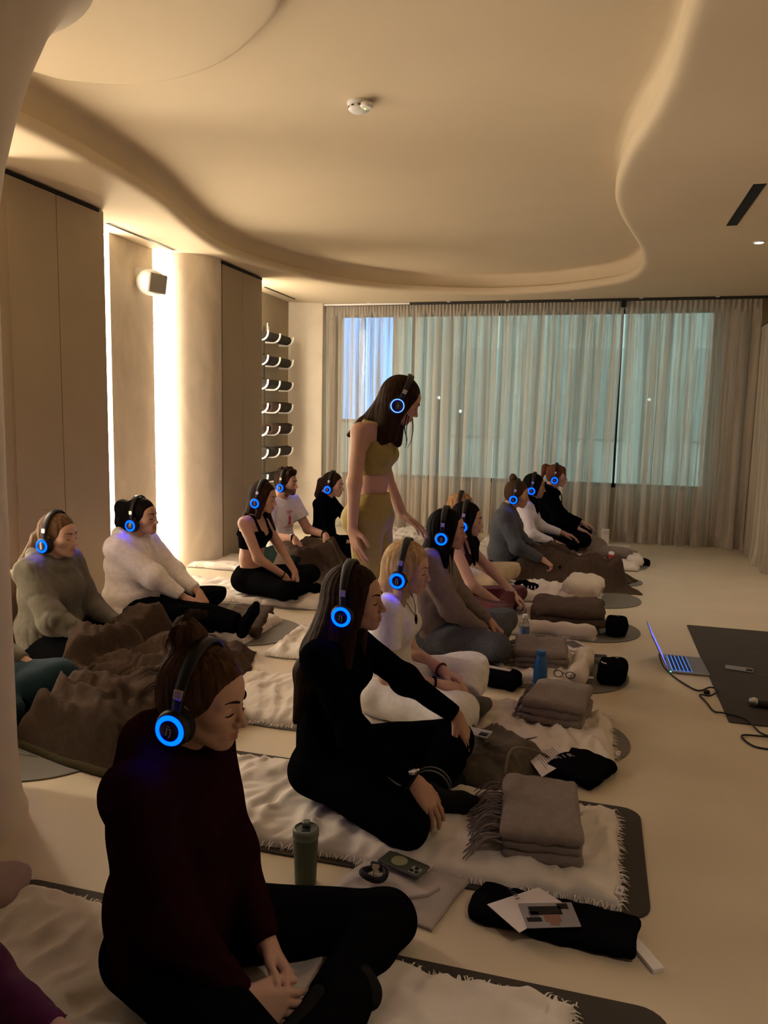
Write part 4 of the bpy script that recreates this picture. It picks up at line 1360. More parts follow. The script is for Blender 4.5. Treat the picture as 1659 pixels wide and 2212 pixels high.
cast('R3', (-0.853, 4.38), 0.769, label='black-haired woman in a taupe sweatshirt and marled grey leggings',
     hplabel='headphones on the black-haired woman in the taupe sweatshirt', hair_mat=HAIR_BLACK, res=0.010, fine=0.005, hres=0.008, hpitch=0.06, skin=SKIN_WARM,
     J=dict(wrR=(0.30, -0.10, 0.205), wrL=(0.30, 0.10, 0.215), knR=(0.38, -0.25, 0.17), knL=(0.36, 0.30, 0.19), anR=(0.33, 0.06, 0.08), anL=(0.30, -0.06, 0.09), toeR=(0.40, 0.14, 0.06), toeL=(0.40, -0.12, 0.06)), elhR=(-0.1, -0.7, -0.9),
     handR=dict(d=(0.8, 0.3, -0.5), n=(0.4, -0.2, 0.9), curl=(0.5, 0.5, 0.3)), handL=dict(d=(0.8, -0.3, -0.5), n=(0.4, 0.2, 0.9), curl=(0.5, 0.5, 0.3)), bare=('foot',),
     hair=LONG(0.32, 0.076, -0.085) + SIDE(0.0, 0.26, 0.034) + FACEHAIR, hdisp=[(0.003, 22, (1, 1, 0.1))],
     strands=[([(0.03, -0.075, -0.10), (0.045, -0.085, -0.18), (0.05, -0.085, -0.27)], 0.004), ([(0.02, -0.08, -0.12), (0.03, -0.09, -0.2), (0.04, -0.09, -0.30)], 0.004)],
     clothes=[sweater(C_TAUPE, 0.020, 0.97, 0.040, collar=0.03, folds=0.008, name='sweatshirt', blouse=0.035, wide=0.02, seed=31, sl=1.2), leggings(C_GREYL, 0.008, r=(0.098, 0.072, 0.070, 0.046))])

cast('R4', (-0.88, 5.25), 0.72, label='dark-haired woman in a wine sports bra and wine leggings, arms stretched forward',
     hplabel='headphones on the woman in the wine sports bra', hair_mat=HAIR_BLACK, res=0.010, fine=0.006, hres=0.008, hpitch=0.1, lean=0.02,
     J=dict(wrL=(0.40, 0.17, 0.155), wrR=(0.30, -0.12, 0.17), knR=(0.32, -0.30, 0.165), knL=(0.38, 0.30, 0.17), anR=(0.34, 0.06, 0.08), anL=(0.28, -0.06, 0.08)), elhR=(-0.1, -0.8, -0.6), elhL=(0.0, 0.8, -0.5),
     handL=dict(d=(0.75, -0.2, -0.6), n=(0.6, 0.2, 0.8), curl=(0.4, 0.5, 0.3)), handR=dict(d=(0.8, 0.3, -0.5), n=(0.5, -0.2, 0.8), curl=(0.4, 0.5, 0.3)),
     hair=(('W', 'c', (-0.05, 0, 0.0), (-0.06, 0, -0.10), 0.066, 0.045, 0.03),) + FACEHAIR + tuple(('W', 'c', (-0.01, s * 0.066, -0.03), (0.055, s * 0.072, -0.17), 0.026, 0.022, 0.02) for s in (-1, 1))
     + tuple(('W', 'c', (0.055, s * 0.072, -0.17), (0.07, s * 0.070, -0.30), 0.022, 0.010, 0.02) for s in (-1, 1)),
     clothes=[bra(C_WINE2), leggings(C_WINE, 0.006, waist=0.17), socks(C_BLACK), band(M_steel, 'L', 0.030, 0.02, 0.003)])

cast('R4b', (-1.05, 6.02), 0.705, label='strawberry-blonde woman in a white top and beige leggings, half hidden',
     hplabel='headphones on the half-hidden strawberry-blonde woman', hair_mat=HAIR_GINGER, res=0.012, fine=0.008, hres=0.009, hpitch=0.1,
     J=dict(knR=(0.36, -0.27, 0.16), knL=(0.42, 0.28, 0.19)), hair=LONG(0.24, 0.068, -0.08) + SIDE(-0.01, 0.16, 0.030),
     clothes=[sweater(C_WHITE, 0.012, 0.95, 0.034, folds=0.005, name='white_top', seed=41), leggings(C_BEIGE, 0.008, r=(0.098, 0.074, 0.070, 0.048)), socks(C_WHITE)])

cast('R5', (-0.697, 6.80), 0.761, label='woman with a high bun in a charcoal sweater, legs under a brown blanket',
     hplabel='headphones on the woman with the high bun in the charcoal sweater', hair_mat=HAIR_BROWN, res=0.012, fine=0.007, hres=0.009, hpitch=0.18, skin=SKIN_WARM,
     J=dict(wrR=(0.31, -0.20, 0.23), wrL=(0.30, 0.20, 0.24), knR=(0.46, -0.12, 0.14), knL=(0.46, 0.12, 0.15), anR=(0.86, -0.10, 0.08), anL=(0.86, 0.10, 0.08), toeR=(0.93, -0.10, 0.19), toeL=(0.93, 0.10, 0.19)),
     handR=dict(d=(0.8, 0.1, -0.5), n=(0.5, -0.1, 0.85), curl=(0.8, 0.8, 0.5)),
     hair=(('T', 'e', (-0.068, 0, 0.135), (0.036, 0.036, 0.034), 0.01), ('T', 'e', (-0.075, 0.01, 0.150), (0.024, 0.026, 0.022), 0.01)),
     clothes=[sweater(C_CHARC, 0.020, 0.95, 0.040, collar=0.055, folds=0.006, name='knit_sweater', blouse=0.04, wide=0.03, seed=51), leggings(C_BLACK2, 0.008), socks(C_BLACK)])

cast('R6', (-0.612, 7.65), 0.766, label='black-haired woman in a white long-sleeved top with a dark scarf',
     hplabel='headphones on the black-haired woman in the white long-sleeved top', hair_mat=HAIR_BLACK, res=0.012, fine=0.008, hres=0.009, hpitch=0.14, skin=SKIN_TAN,
     J=dict(wrR=(0.28, -0.18, 0.25), wrL=(0.34, 0.18, 0.29), knR=(0.36, -0.28, 0.16), knL=(0.36, 0.28, 0.16)), handR=dict(curl=(0.6, 0.7, 0.4)),
     hair=(('W', 'c', (-0.05, 0, 0.0), (-0.055, 0, -0.10), 0.068, 0.055, 0.03),) + FACEHAIR,
     clothes=[sweater(C_WHITE, 0.014, 0.88, 0.036, folds=0.006, name='white_top', seed=61), leggings(C_BLACK, 0.010, name='trousers'), socks(C_BLACK), band(C_BLACK, 'R', 0.030, 0.012, 0.005)])
root, J = CAST['R6']
S = Solid(); nk = np.asarray(J['neck'], float)
for i in range(12):
    a, b = R(i * 30), R(i * 30 + 30)
    S.cap(nk + [0.075 * math.cos(a), 0.08 * math.sin(a), 0.02 - 0.03 * math.cos(a)], nk + [0.075 * math.cos(b), 0.08 * math.sin(b), 0.02 - 0.03 * math.cos(b)], 0.032, 0.032, 0.02)
S.cap(nk + [0.085, -0.02, -0.02], nk + [0.11, -0.02, -0.13], 0.028, 0.022, 0.02); S.cap(nk + [0.085, 0.02, -0.02], nk + [0.11, 0.02, -0.14], 0.028, 0.022, 0.02)
finish('scarf', S, C_BLACK, root, 0.010, disp=[(0.004, 30, (1, 1, 1))])

cast('R7', (-0.434, 8.40), 0.821, label='auburn-haired woman in a black hoodie, farthest of the right-hand row',
     hplabel='headphones on the auburn-haired woman in the black hoodie', hair_mat=HAIR_AUBURN, res=0.012, fine=0.008, hres=0.009, hpitch=0.1, z0=0.07,
     J=dict(wrR=(0.30, -0.18, 0.29), wrL=(0.33, 0.18, 0.31), knR=(0.36, -0.28, 0.19), knL=(0.36, 0.28, 0.19)),
     hair=(('T', 'c', (-0.09, 0, 0.075), (-0.135, 0, 0.085), 0.026, 0.030, 0.02), ('W', 'c', (-0.135, 0, 0.085), (-0.160, 0, -0.03), 0.032, 0.014, 0.02)) + tuple(('T', 'c', (0.055, s * 0.03, 0.085), (0.078, s * 0.040, 0.04), 0.020, 0.012, 0.02) for s in (-1, 0, 1)),
     clothes=[sweater(C_BLACK, 0.020, 0.95, 0.040, hood=True, folds=0.006, name='hoodie', blouse=0.03, seed=71), leggings(C_BLACK2, 0.010), socks(C_BLACK)])
root, J = CAST['R7']; nk = np.asarray(J['neck'], float)
for s in (-1, 1): MB().tube([tuple(nk + p) for p in ([0.11, s * 0.03, -0.02], [0.135, s * 0.032, -0.08], [0.14, s * 0.034, -0.16])], 0.004, 6).build('drawstring', C_BLACK, root, smooth=True)

cast('L1', (-2.822, 3.50), 0.740, label='woman in a grey-green hoodie with a loose brown ponytail at far left',
     hplabel='headphones on the woman in the grey-green hoodie', hair_mat=HAIR_LIGHT, brow=HAIR_BROWN, res=0.010, fine=0.005, hres=0.007, hpitch=0.07, lean=0.02,
     J=dict(wrR=(0.36, -0.13, 0.235), wrL=(0.29, 0.16, 0.24), knR=(0.42, -0.28, 0.16), knL=(0.42, 0.28, 0.16), anR=(0.42, 0.06, 0.08), anL=(0.34, -0.06, 0.08)), elhR=(0.1, -0.6, -1.0),
     handR=dict(d=(0.8, 0.35, -0.4), n=(0.3, -0.2, 0.9), curl=(0.5, 0.5, 0.3)),
     hair=(('T', 'c', (-0.085, 0, 0.01), (-0.12, -0.01, -0.02), 0.040, 0.036, 0.02), ('W', 'c', (-0.12, -0.01, -0.02), (-0.175, -0.03, -0.16), 0.036, 0.048, 0.02, ((0.2, 1, 0), 1.2)), ('W', 'c', (-0.175, -0.03, -0.16), (-0.185, -0.05, -0.30), 0.046, 0.018, 0.02, ((0.2, 1, 0), 1.3))),
     strands=[([(-0.10, -0.02, -0.05), (-0.16, -0.06, -0.16), (-0.155, -0.09, -0.27), (-0.16, -0.09, -0.34)], 0.006), ([(-0.12, 0.0, -0.05), (-0.20, -0.03, -0.14), (-0.21, -0.05, -0.26), (-0.225, -0.06, -0.33)], 0.005), ([(-0.05, 0.0, 0.125), (-0.08, 0, 0.14), (-0.10, 0, 0.135)], 0.002)],
     clothes=[sweater(C_GREYH, 0.024, 0.98, 0.042, hood=True, folds=0.009, name='hoodie', blouse=0.05, wide=0.035, seed=81, sl=1.3), leggings(C_BLACK2, 0.010), socks(C_BLACK)])

cast('L2', (-2.821, 4.30), 0.743, label='person in a cream hooded sweatshirt with one leg stretched out',
     hplabel='headphones on the person in the cream sweatshirt', hair_mat=HAIR_BLACK, res=0.010, fine=0.005, hres=0.007, hpitch=-0.02, w=1.12, skin=SKIN_WARM, hline=-0.005,
     J=dict(wrR=(0.37, -0.02, 0.235), wrL=(0.37, 0.13, 0.25), knL=(0.38, 0.30, 0.22), knR=(0.43, -0.15, 0.21), anR=(0.80, -0.12, 0.135), toeR=(0.865, -0.10, 0.27), anL=(0.28, 0.02, 0.07), toeL=(0.34, -0.14, 0.05)), elhR=(0.1, -0.6, -1.0), elhL=(0.1, 0.5, -1.0),
     handR=dict(d=(0.8, 0.35, -0.4), n=(0.3, -0.3, 0.9), curl=(0.3, 0.3, 0.2)), handL=dict(d=(0.7, -0.3, -0.6), n=(0.5, 0.2, 0.8), curl=(0.4, 0.4, 0.2)),
     hair=(('T', 'c', (-0.085, 0, 0.065), (-0.14, 0, 0.06), 0.032, 0.045, 0.02), ('W', 'c', (-0.14, 0, 0.055), (-0.150, 0, -0.04), 0.052, 0.040, 0.02), ('W', 'c', (-0.15, 0, -0.04), (-0.125, 0, -0.13), 0.040, 0.012, 0.02)),
     clothes=[sweater(C_CREAM, 0.024, 0.86, 0.044, hood=True, folds=0.007, name='hoodie', blouse=0.045, wide=0.03, seed=91, sl=1.3), leggings(C_BLACK, 0.012, name='trousers', folds=0.003, r=(0.10, 0.075, 0.07, 0.052), f=0.92), socks(C_BLACK)])
root, J = CAST['L2']; nk = np.asarray(J['neck'], float)
for s in (-1, 1): MB().tube([tuple(nk + p) for p in ([0.115, s * 0.03, -0.03], [0.150, s * 0.032, -0.08], [0.155, s * 0.034, -0.15])], 0.0035, 6).build('drawstring', C_CREAM, root, smooth=True)

cast('L3', (-2.491, 5.42), 0.783, label='woman with long dark hair in a black sports bra and black leggings',
     hplabel='headphones on the woman in the black sports bra', hair_mat=HAIR_DARK, res=0.010, fine=0.006, hres=0.008, hpitch=0.19, skin=SKIN_WARM, w=1.06,
     J=dict(wrR=(0.255, -0.07, 0.195), wrL=(0.29, 0.05, 0.21), knR=(0.34, -0.28, 0.13), knL=(0.33, 0.30, 0.15), anR=(0.36, 0.04, 0.08), anL=(0.30, -0.03, 0.08), toeR=(0.50, 0.06, 0.08), toeL=(0.38, -0.14, 0.05)), elhR=(-0.2, -0.7, -0.8), elhL=(0.0, 0.8, -0.6),
     handR=dict(d=(0.45, 0.1, -0.9), n=(0.8, -0.3, 0.4), curl=(0.3, 0.3, 0.2)), handL=dict(d=(0.4, -0.2, -0.9), n=(0.85, 0.2, 0.4), curl=(0.3, 0.3, 0.2)),
     hair=LONG(0.38, 0.066, -0.115) + SIDE(0.0, 0.14, 0.032) + FACEHAIR + tuple(('W', 'c', (0.0, s * 0.075, -0.12), (0.06, s * 0.085, -0.26), 0.022, 0.010, 0.02) for s in (1,)), hdisp=[(0.003, 22, (1, 1, 0.1))],
     strands=[([(-0.12, -0.04, -0.28), (-0.15, -0.045, -0.36), (-0.165, -0.05, -0.44)], 0.006), ([(-0.10, -0.06, -0.26), (-0.13, -0.07, -0.35), (-0.145, -0.07, -0.43)], 0.006)],
     clothes=[bra(C_BLACK), leggings(C_BLACK2, 0.006, waist=0.19), socks(C_BLACK), band(C_BLACK, 'R', 0.030, 0.015, 0.004)])

cast('L4', (-2.740, 6.50), 0.800, label='bearded man in a white printed t-shirt with a brown blanket over his legs',
     hplabel='headphones on the bearded man', hair_mat=HAIR_DARK, brow=HAIR_BLACK, res=0.011, fine=0.006, hres=0.008, hpitch=0.08, yaw=-0.32, hyaw=0.32, skin=SKIN_WARM, male=True, beard=True, w=1.1, arml=(0.30, 0.265),
     armr=(0.050, 0.042, 0.043, 0.029),
     J=dict(wrR=(0.31, -0.20, 0.34), wrL=(0.36, 0.18, 0.33), knR=(0.40, -0.30, 0.16), knL=(0.40, 0.20, 0.16)), elhR=(0.1, -0.5, -1.0),
     handR=dict(d=(0.6, -0.05, -0.8), n=(0.75, -0.2, 0.5), curl=(0.2, 0.3, 0.2), spread=0.12), handL=dict(d=(0.55, 0.1, -0.8), n=(0.8, 0.1, 0.5), curl=(0.2, 0.3, 0.2), spread=0.14),
     hair=tuple(('T', 'e', p, (0.024, 0.024, 0.022), 0.012) for p in ((0.06, 0.02, 0.108), (0.05, -0.03, 0.115), (0.02, 0.03, 0.130), (0.01, -0.02, 0.132), (-0.03, 0.04, 0.125), (-0.04, -0.03, 0.125), (-0.07, 0, 0.11), (-0.09, 0.03, 0.07), (-0.09, -0.03, 0.07), (0.07, -0.005, 0.098), (0.04, 0.05, 0.10), (0.04, -0.055, 0.10), (-0.1, 0, 0.03))),
     clothes=[tshirt(C_WHITE, 0.014, 0.62, 0.14, seed=101, slv=0.016), leggings(cloth('dark_green_cloth', (0.010, 0.016, 0.014)), 0.012, name='trousers'), socks(C_BLACK), band(C_BLACK, 'R', 0.034, 0.010, 0.007, 'watch', M_steel), band(C_BLACK, 'L', 0.034, 0.010, 0.007, 'watch', M_black)])

cast('L5', (-2.491, 7.05), 0.746, label='woman with a low ponytail in a black turtleneck before the window',
     hplabel='headphones on the woman in the black turtleneck', hair_mat=HAIR_DARK, res=0.012, fine=0.007, hres=0.009, hpitch=0.14,
     J=dict(wrR=(0.26, -0.18, 0.22), wrL=(0.27, 0.22, 0.22), knR=(0.36, -0.20, 0.15), knL=(0.34, 0.30, 0.15)), elhR=(-0.5, -0.5, -0.6), elhL=(0.3, 0.6, -0.5),
     hair=(('T', 'c', (-0.085, 0, 0.0), (-0.13, 0, 0.02), 0.032, 0.030, 0.02), ('W', 'c', (-0.13, 0, 0.02), (-0.16, 0, -0.10), 0.034, 0.030, 0.02), ('W', 'c', (-0.16, 0, -0.10), (-0.145, 0, -0.19), 0.028, 0.010, 0.02)),
     clothes=[sweater(C_BLACK, 0.008, 0.97, 0.032, collar=0.05, folds=0.003, name='turtleneck', blouse=0.0, seed=111), leggings(C_BLACK2, 0.008), socks(C_BLACK)])

cast('S', (-1.058, 3.95), 1.512, label='woman standing in an olive crop top and olive leggings, looking down',
     hplabel='headphones with a dim broken blue ring on the standing woman', standing=True, hair_mat=HAIR_DARK, res=0.010, fine=0.005, hres=0.007, hpitch=0.5, hyaw=0.35, hx=0.044, dim=True, skin=SKIN_WARM, z0=0,
     J=dict(pel=(-0.095, 0, 0.885), waist=(-0.090, 0, 1.06), chest=(-0.085, 0, 1.205), up=(-0.095, 0, 1.305), neck=(-0.060, 0, 1.385), shR=(-0.115, -0.152, 1.335), shL=(-0.10, 0.152, 1.335),
            hipR=(-0.09, -0.085, 0.86), hipL=(-0.09, 0.085, 0.86), knR=(-0.085, -0.085, 0.47), knL=(-0.05, 0.085, 0.47), anR=(-0.12, -0.085, 0.085), anL=(-0.08, 0.085, 0.085), toeR=(0.05, -0.10, 0.02), toeL=(0.10, 0.10, 0.02),
            elR=(-0.125, -0.205, 1.075), wrR=(-0.135, -0.195, 0.835), elL=(-0.075, 0.225, 1.085), wrL=(0.02, 0.26, 0.865)), bare=('foot',),
     handR=dict(d=(0.25, -0.05, -0.95), n=(-0.55, -0.80, -0.1), curl=(0.15, 0.2, 0.15), spread=0.14, thumb=0.9), handL=dict(d=(0.75, 0.20, -0.55), n=(0.35, 0.5, 0.75), curl=(0.15, 0.2, 0.15), spread=0.14, thumb=0.9),
     hair=(('W', 'c', (-0.035, 0, 0.02), (-0.115, 0, -0.10), 0.082, 0.070, 0.04, (YAX, 1.05)), ('W', 'c', (-0.10, -0.01, -0.06), (-0.20, -0.02, -0.135), 0.062, 0.042, 0.03, (YAX, 1.3)), ('W', 'c', (-0.20, -0.02, -0.135), (-0.275, -0.03, -0.185), 0.042, 0.016, 0.03, (YAX, 1.4)),
           ('W', 'c', (-0.04, -0.060, -0.02), (-0.085, -0.075, -0.21), 0.050, 0.036, 0.03), ('W', 'c', (-0.03, 0.060, -0.02), (-0.04, 0.080, -0.22), 0.045, 0.030, 0.03), ('W', 'c', (0.005, -0.062, 0.0), (-0.025, -0.075, -0.19), 0.030, 0.026, 0.03)) + FACEHAIR,
     hdisp=[(0.004, 20, (1, 1, 0.1))], strands=[([(0.045, -0.05, -0.07), (0.035, -0.06, -0.14), (0.05, -0.06, -0.20), (0.04, -0.06, -0.245)], 0.004), ([(0.055, 0.03, -0.09), (0.06, 0.03, -0.15), (0.05, 0.03, -0.21), (0.03, 0.03, -0.25)], 0.0035), ([(0.05, -0.03, -0.08), (0.04, -0.04, -0.15), (0.045, -0.04, -0.23)], 0.003)],
     clothes=[bra(C_OLIVE, 0.085, -0.095, 'crop_top', low=0.05, strap=0.014), leggings(C_OLIVE, 0.005, waist=0.225, seat=False, r=(0.090, 0.060, 0.058, 0.038))])

cast('L0', (-2.80, 2.72), 0.76, label='person in dark teal leggings seated behind the pillar', hplabel='headphones on the person behind the pillar', hair_mat=HAIR_BROWN, res=0.012, fine=0.008, hres=0.01,
     J=dict(knL=(0.40, 0.27, 0.16), knR=(0.36, -0.28, 0.15)), hair=LONG(0.2), face=False, phones=False, clothes=[sweater(C_GREYH, 0.015, name='sweater', seed=121), leggings(C_TEAL, 0.010, r=(0.10, 0.078, 0.074, 0.05)), socks(C_BLACK)])
cast('P', (-1.09, 0.86), 0.76, label='person in plum leggings with a raised knee at the bottom left corner', hplabel='headphones on the person in plum leggings', hair_mat=HAIR_BROWN, res=0.010, fine=0.008, hres=0.01, face=False, phones=False,
     J=dict(knL=(0.40, 0.11, 0.47), anL=(0.52, 0.10, 0.09), toeL=(0.66, 0.12, 0.04), knR=(0.36, -0.28, 0.15), anR=(0.34, 0.0, 0.08), wrL=(0.22, 0.20, 0.30)), hair=LONG(0.2), clothes=[sweater(C_PURPLE, 0.015, name='sweater', seed=131), leggings(C_PURPLE, 0.012, r=(0.10, 0.082, 0.078, 0.055), folds=0.003), socks(C_BLACK)])

# ------------------------------------------------------------------ floor textiles
M_quilt = mk('cream_quilt', (0.66, 0.59, 0.52), 0.95, var=0.05, vscale=12, bump=0.25, bscale=350, spec=0.1)
M_matg = mk('grey_mat', (0.17, 0.155, 0.13), 0.75, var=0.06, vscale=8, bump=0.1, bscale=500, spec=0.25)
M_matd = mk('dark_mat', (0.045, 0.036, 0.028), 0.7, var=0.06, vscale=8, bump=0.1, bscale=500, spec=0.25)
M_mark = mk('mat_marking', (0.085, 0.078, 0.065), 0.8)
M_throw = mk('taupe_throw', (0.22, 0.175, 0.15), 0.95, var=0.10, vscale=60, bump=0.35, bscale=300, spec=0.08, sheen=0.1)
M_throwd = mk('dark_taupe_throw', (0.085, 0.058, 0.043), 0.95, var=0.10, vscale=60, bump=0.35, bscale=300, spec=0.08)
M_fluff = mk('cream_fluff', (0.60, 0.52, 0.42), 0.95, var=0.08, vscale=40, bump=0.6, bscale=120, spec=0.05)


def striped(name, base, stripe, axis, pos, wid):
    """woollen blanket with stripes woven across one local axis"""
    m = mk(name, base, 0.95, var=0.15, vscale=45, bump=0.35, bscale=320, spec=0.08)
    nt = m.node_tree; N = nt.nodes; L = nt.links
    tc = N.new('ShaderNodeTexCoord'); sx = N.new('ShaderNodeSeparateXYZ'); L.new(tc.outputs['UV'] if axis == 'u' else tc.outputs['Object'], sx.inputs[0])
    o = sx.outputs[{'u': 0, 'x': 0, 'y': 1}[axis]]
    prev = None
    for p in pos:
        a = N.new('ShaderNodeMath'); a.operation = 'SUBTRACT'; L.new(o, a.inputs[0]); a.inputs[1].default_value = p
        b = N.new('ShaderNodeMath'); b.operation = 'ABSOLUTE'; L.new(a.outputs[0], b.inputs[0])
        c = N.new('ShaderNodeMath'); c.operation = 'LESS_THAN'; L.new(b.outputs[0], c.inputs[0]); c.inputs[1].default_value = wid
        if prev:
            d = N.new('ShaderNodeMath'); d.operation = 'MAXIMUM'; L.new(prev, d.inputs[0]); L.new(c.outputs[0], d.inputs[1]); prev = d.outputs[0]
        else: prev = c.outputs[0]
    bs = N['Principled BSDF']; src = bs.inputs['Base Color'].links[0].from_socket
    mx = N.new('ShaderNodeMix'); mx.data_type = 'RGBA'; mx.inputs[7].default_value = (*stripe, 1)
    L.new(prev, mx.inputs[0]); L.new(src, mx.inputs[6]); L.new(mx.outputs[2], bs.inputs['Base Color'])
    return m


WOOL = (0.062, 0.040, 0.028)
OLIV = (0.105, 0.088, 0.048)
M_wool1 = striped('brown_wool', WOOL, OLIV, 'u', (0.006, 0.06, 0.62, 0.994), 0.010)
M_wool2 = striped('brown_wool_2', WOOL, OLIV, 'u', (0.006, 0.994, 0.75, 0.68), 0.014)


def exmat(x0, x1, y0, y1, m, label, oval=True, rz=0.0, marks=True, r=0.07):
    cx, cy = (x0 + x1) / 2, (y0 + y1) / 2; a, b = (x1 - x0) / 2, (y1 - y0) / 2
    t = empty('exercise_mat', (cx, cy, 0), rz, label, 'mat', 'exercise mats')
    pts = []
    if oval:
        e = 0.34
        for i in range(25):
            an = R(-90 + 180 * i / 24); pts.append((a - e + e * math.cos(an), b * math.sin(an)))
        for i in range(25):
            an = R(90 + 180 * i / 24); pts.append((-a + e + e * math.cos(an), b * math.sin(an)))
    else:
        for qx, qy, s in ((a - r, -b + r, -90), (a - r, b - r, 0), (-a + r, b - r, 90), (-a + r, -b + r, 180)):
            for i in range(7): pts.append((qx + r * math.cos(R(s + 15 * i)), qy + r * math.sin(R(s + 15 * i))))
    MB().prism(pts, 0.0005, 0.0065).build('sheet', m, t, bevel=0.0015)
    if marks and oval:
        for i in range(4):
            y = (i - 1.5) * 0.07
            MB().box(a - 0.36, a - 0.27 - 0.02 * (i % 2), y - 0.004, y + 0.004, 0.0055, 0.0070).build('marking', M_mark, t)
            MB().box(a - 0.33, a - 0.29, y + 0.008, y + 0.013, 0.0055, 0.0070).build('marking', M_mark, t)
    return t


def quilt(x0, x1, y0, y1, label, seed, th=0.045, rz=0.0, wr=0.010, z=0.006, fringe=True, lump=0.0, res=0.016, m=None, fold_x=0.0, flen=0.026, squash=None):
    rs = np.random.RandomState(seed)
    cx, cy = (x0 + x1) / 2, (y0 + y1) / 2; a, b = (x1 - x0) / 2, (y1 - y0) / 2
    t = empty('floor_quilt', (cx, cy, z), rz, label, 'quilt', 'cream floor quilts')
    nx, ny = int(2 * a / res) + 2, int(2 * b / res) + 2
    u = np.linspace(-1, 1, nx); v = np.linspace(-1, 1, ny)
    # denser near the rim
    u = np.sign(u) * (1 - (1 - np.abs(u)) ** 1.15); v = np.sign(v) * (1 - (1 - np.abs(v)) ** 1.15)
    U, W = np.meshgrid(u, v, indexing='ij')
    X, Y = U * a, W * b
    ex = (1 - np.abs(U)) * a; ey = (1 - np.abs(W)) * b
    d = np.minimum(ex, ey)
    edge = np.clip(d / 0.045, 0, 1); prof_ = np.sqrt(1 - (1 - edge) ** 2)
    P = np.stack([X.ravel(), Y.ravel(), np.zeros(X.size)], 1)
    w1 = wav(P, 24, seed, 5, (0.9, 1.4, 1)).reshape(X.shape)
    w2 = fold(P + 0.02 * np.stack([wav(P, 22, seed + 3), wav(P, 22, seed + 4), P[:, 2]], 1), 34, seed + 1, (1.3, 0.55, 1)).reshape(X.shape)
    w3 = wav(P, 110, seed + 2, 4, (1.2, 0.7, 1)).reshape(X.shape)
    Z = prof_ * (th + wr * (0.6 * w1 + 1.0 * (w2 - 0.5) + 0.22 * w3))
    if lump: Z = Z + prof_ * lump * np.clip(wav(P, 16, seed + 9, 3).reshape(X.shape) + 0.3, 0, 1.5)
    if squash is not None:   # pressed down where somebody sits
        for sx, sy, sr in squash:
            g_ = np.exp(-(((X + cx - sx) / sr) ** 2 + ((Y + cy - sy) / (sr * 0.8)) ** 2))
            Z = Z * (1 - 0.6 * g_)
    # scalloped rim
    jx = 0.008 * wav(P, 45, seed + 5, 4).reshape(X.shape); jy = 0.008 * wav(P, 45, seed + 6, 4).reshape(X.shape)
    X = X + jx * (ex < 0.06); Y = Y + jy * (ey < 0.06)
    Z = np.maximum(Z, 0.001)
    vv = np.stack([X, Y, Z], -1).reshape(-1, 3)
    ii = np.arange(nx * ny).reshape(nx, ny)
    q = np.stack([ii[:-1, :-1], ii[1:, :-1], ii[1:, 1:], ii[:-1, 1:]], -1).reshape(-1, 4)
    per = np.concatenate([ii[:, 0], ii[-1, 1:], ii[::-1, -1][1:], ii[0, ::-1][1:-1]])
    # underside
    lo = vv[per].copy(); lo[:, 2] = 0.0005
    n0 = len(vv); vv2 = np.concatenate([vv, lo])
    k = np.arange(len(per)); kn = np.roll(k, -1)
    q = np.concatenate([q, np.stack([per[k], n0 + k, n0 + kn, per[kn]], 1)])
    link('padding', npmesh('padding', vv2, q), m or M_quilt, t)
    if fringe:
        fv = []; fq = []
        per_p = vv[per]
        nxt = np.roll(per_p, -1, 0)
        for i in range(len(per)):
            p, s = per_p[i], nxt[i]
            L_ = np.linalg.norm(s - p); cnt = max(1, int(L_ / 0.0048))
            tn = (s - p) / (L_ + 1e-9); on = np.array((tn[1], -tn[0], 0))
            for c in range(cnt):
                bpt = p + (s - p) * (c + rs.rand()) / cnt - on * 0.012 + [0, 0, 0.006 + 0.012 * rs.rand()]
                ln = flen * (0.5 + 0.9 * rs.rand()); dv = on + tn * rs.uniform(-0.7, 0.7)
                m_ = bpt + dv * ln * 0.55 + [0, 0, 0.004 * rs.rand()]; e_ = bpt + dv * ln; e_[2] = 0.002 + 0.010 * rs.rand()
                w_ = 0.0016 + 0.0014 * rs.rand(); sd = tn * w_
                n1 = len(fv)
                fv += [bpt - sd, bpt + sd, m_ + sd * 0.8 + [0, 0, 0.001], m_ - sd * 0.8, e_ + sd * 0.3, e_ - sd * 0.3]
                fq += [(n1, n1 + 1, n1 + 2, n1 + 3), (n1 + 3, n1 + 2, n1 + 4, n1 + 5)]
        fo = link('fringe', npmesh('fringe', np.array(fv), np.array(fq)), m or M_quilt, t)
        fo['kind'] = 'stuff'
    return t


def legs_support(key, inf=0.03):
    root, J = CAST[key]
    out = []
    ox, oy = root.location.x, root.location.y
    for s in ('R', 'L'):
        for a, b, r0, r1 in (('hip', 'kn', 0.09, 0.07), ('kn', 'an', 0.07, 0.05), ('an', 'toe', 0.05, 0.035)):
            rz_ = root.rotation_euler.z; Rz = np.array(((math.cos(rz_), -math.sin(rz_), 0), (math.sin(rz_), math.cos(rz_), 0), (0, 0, 1)))
            p = Rz @ np.asarray(J[a + s], float) + [ox, oy, 0]; q = Rz @ np.asarray(J[b + s], float) + [ox, oy, 0]
            out.append((p, q, r0 + inf, r1 + inf))
    return out


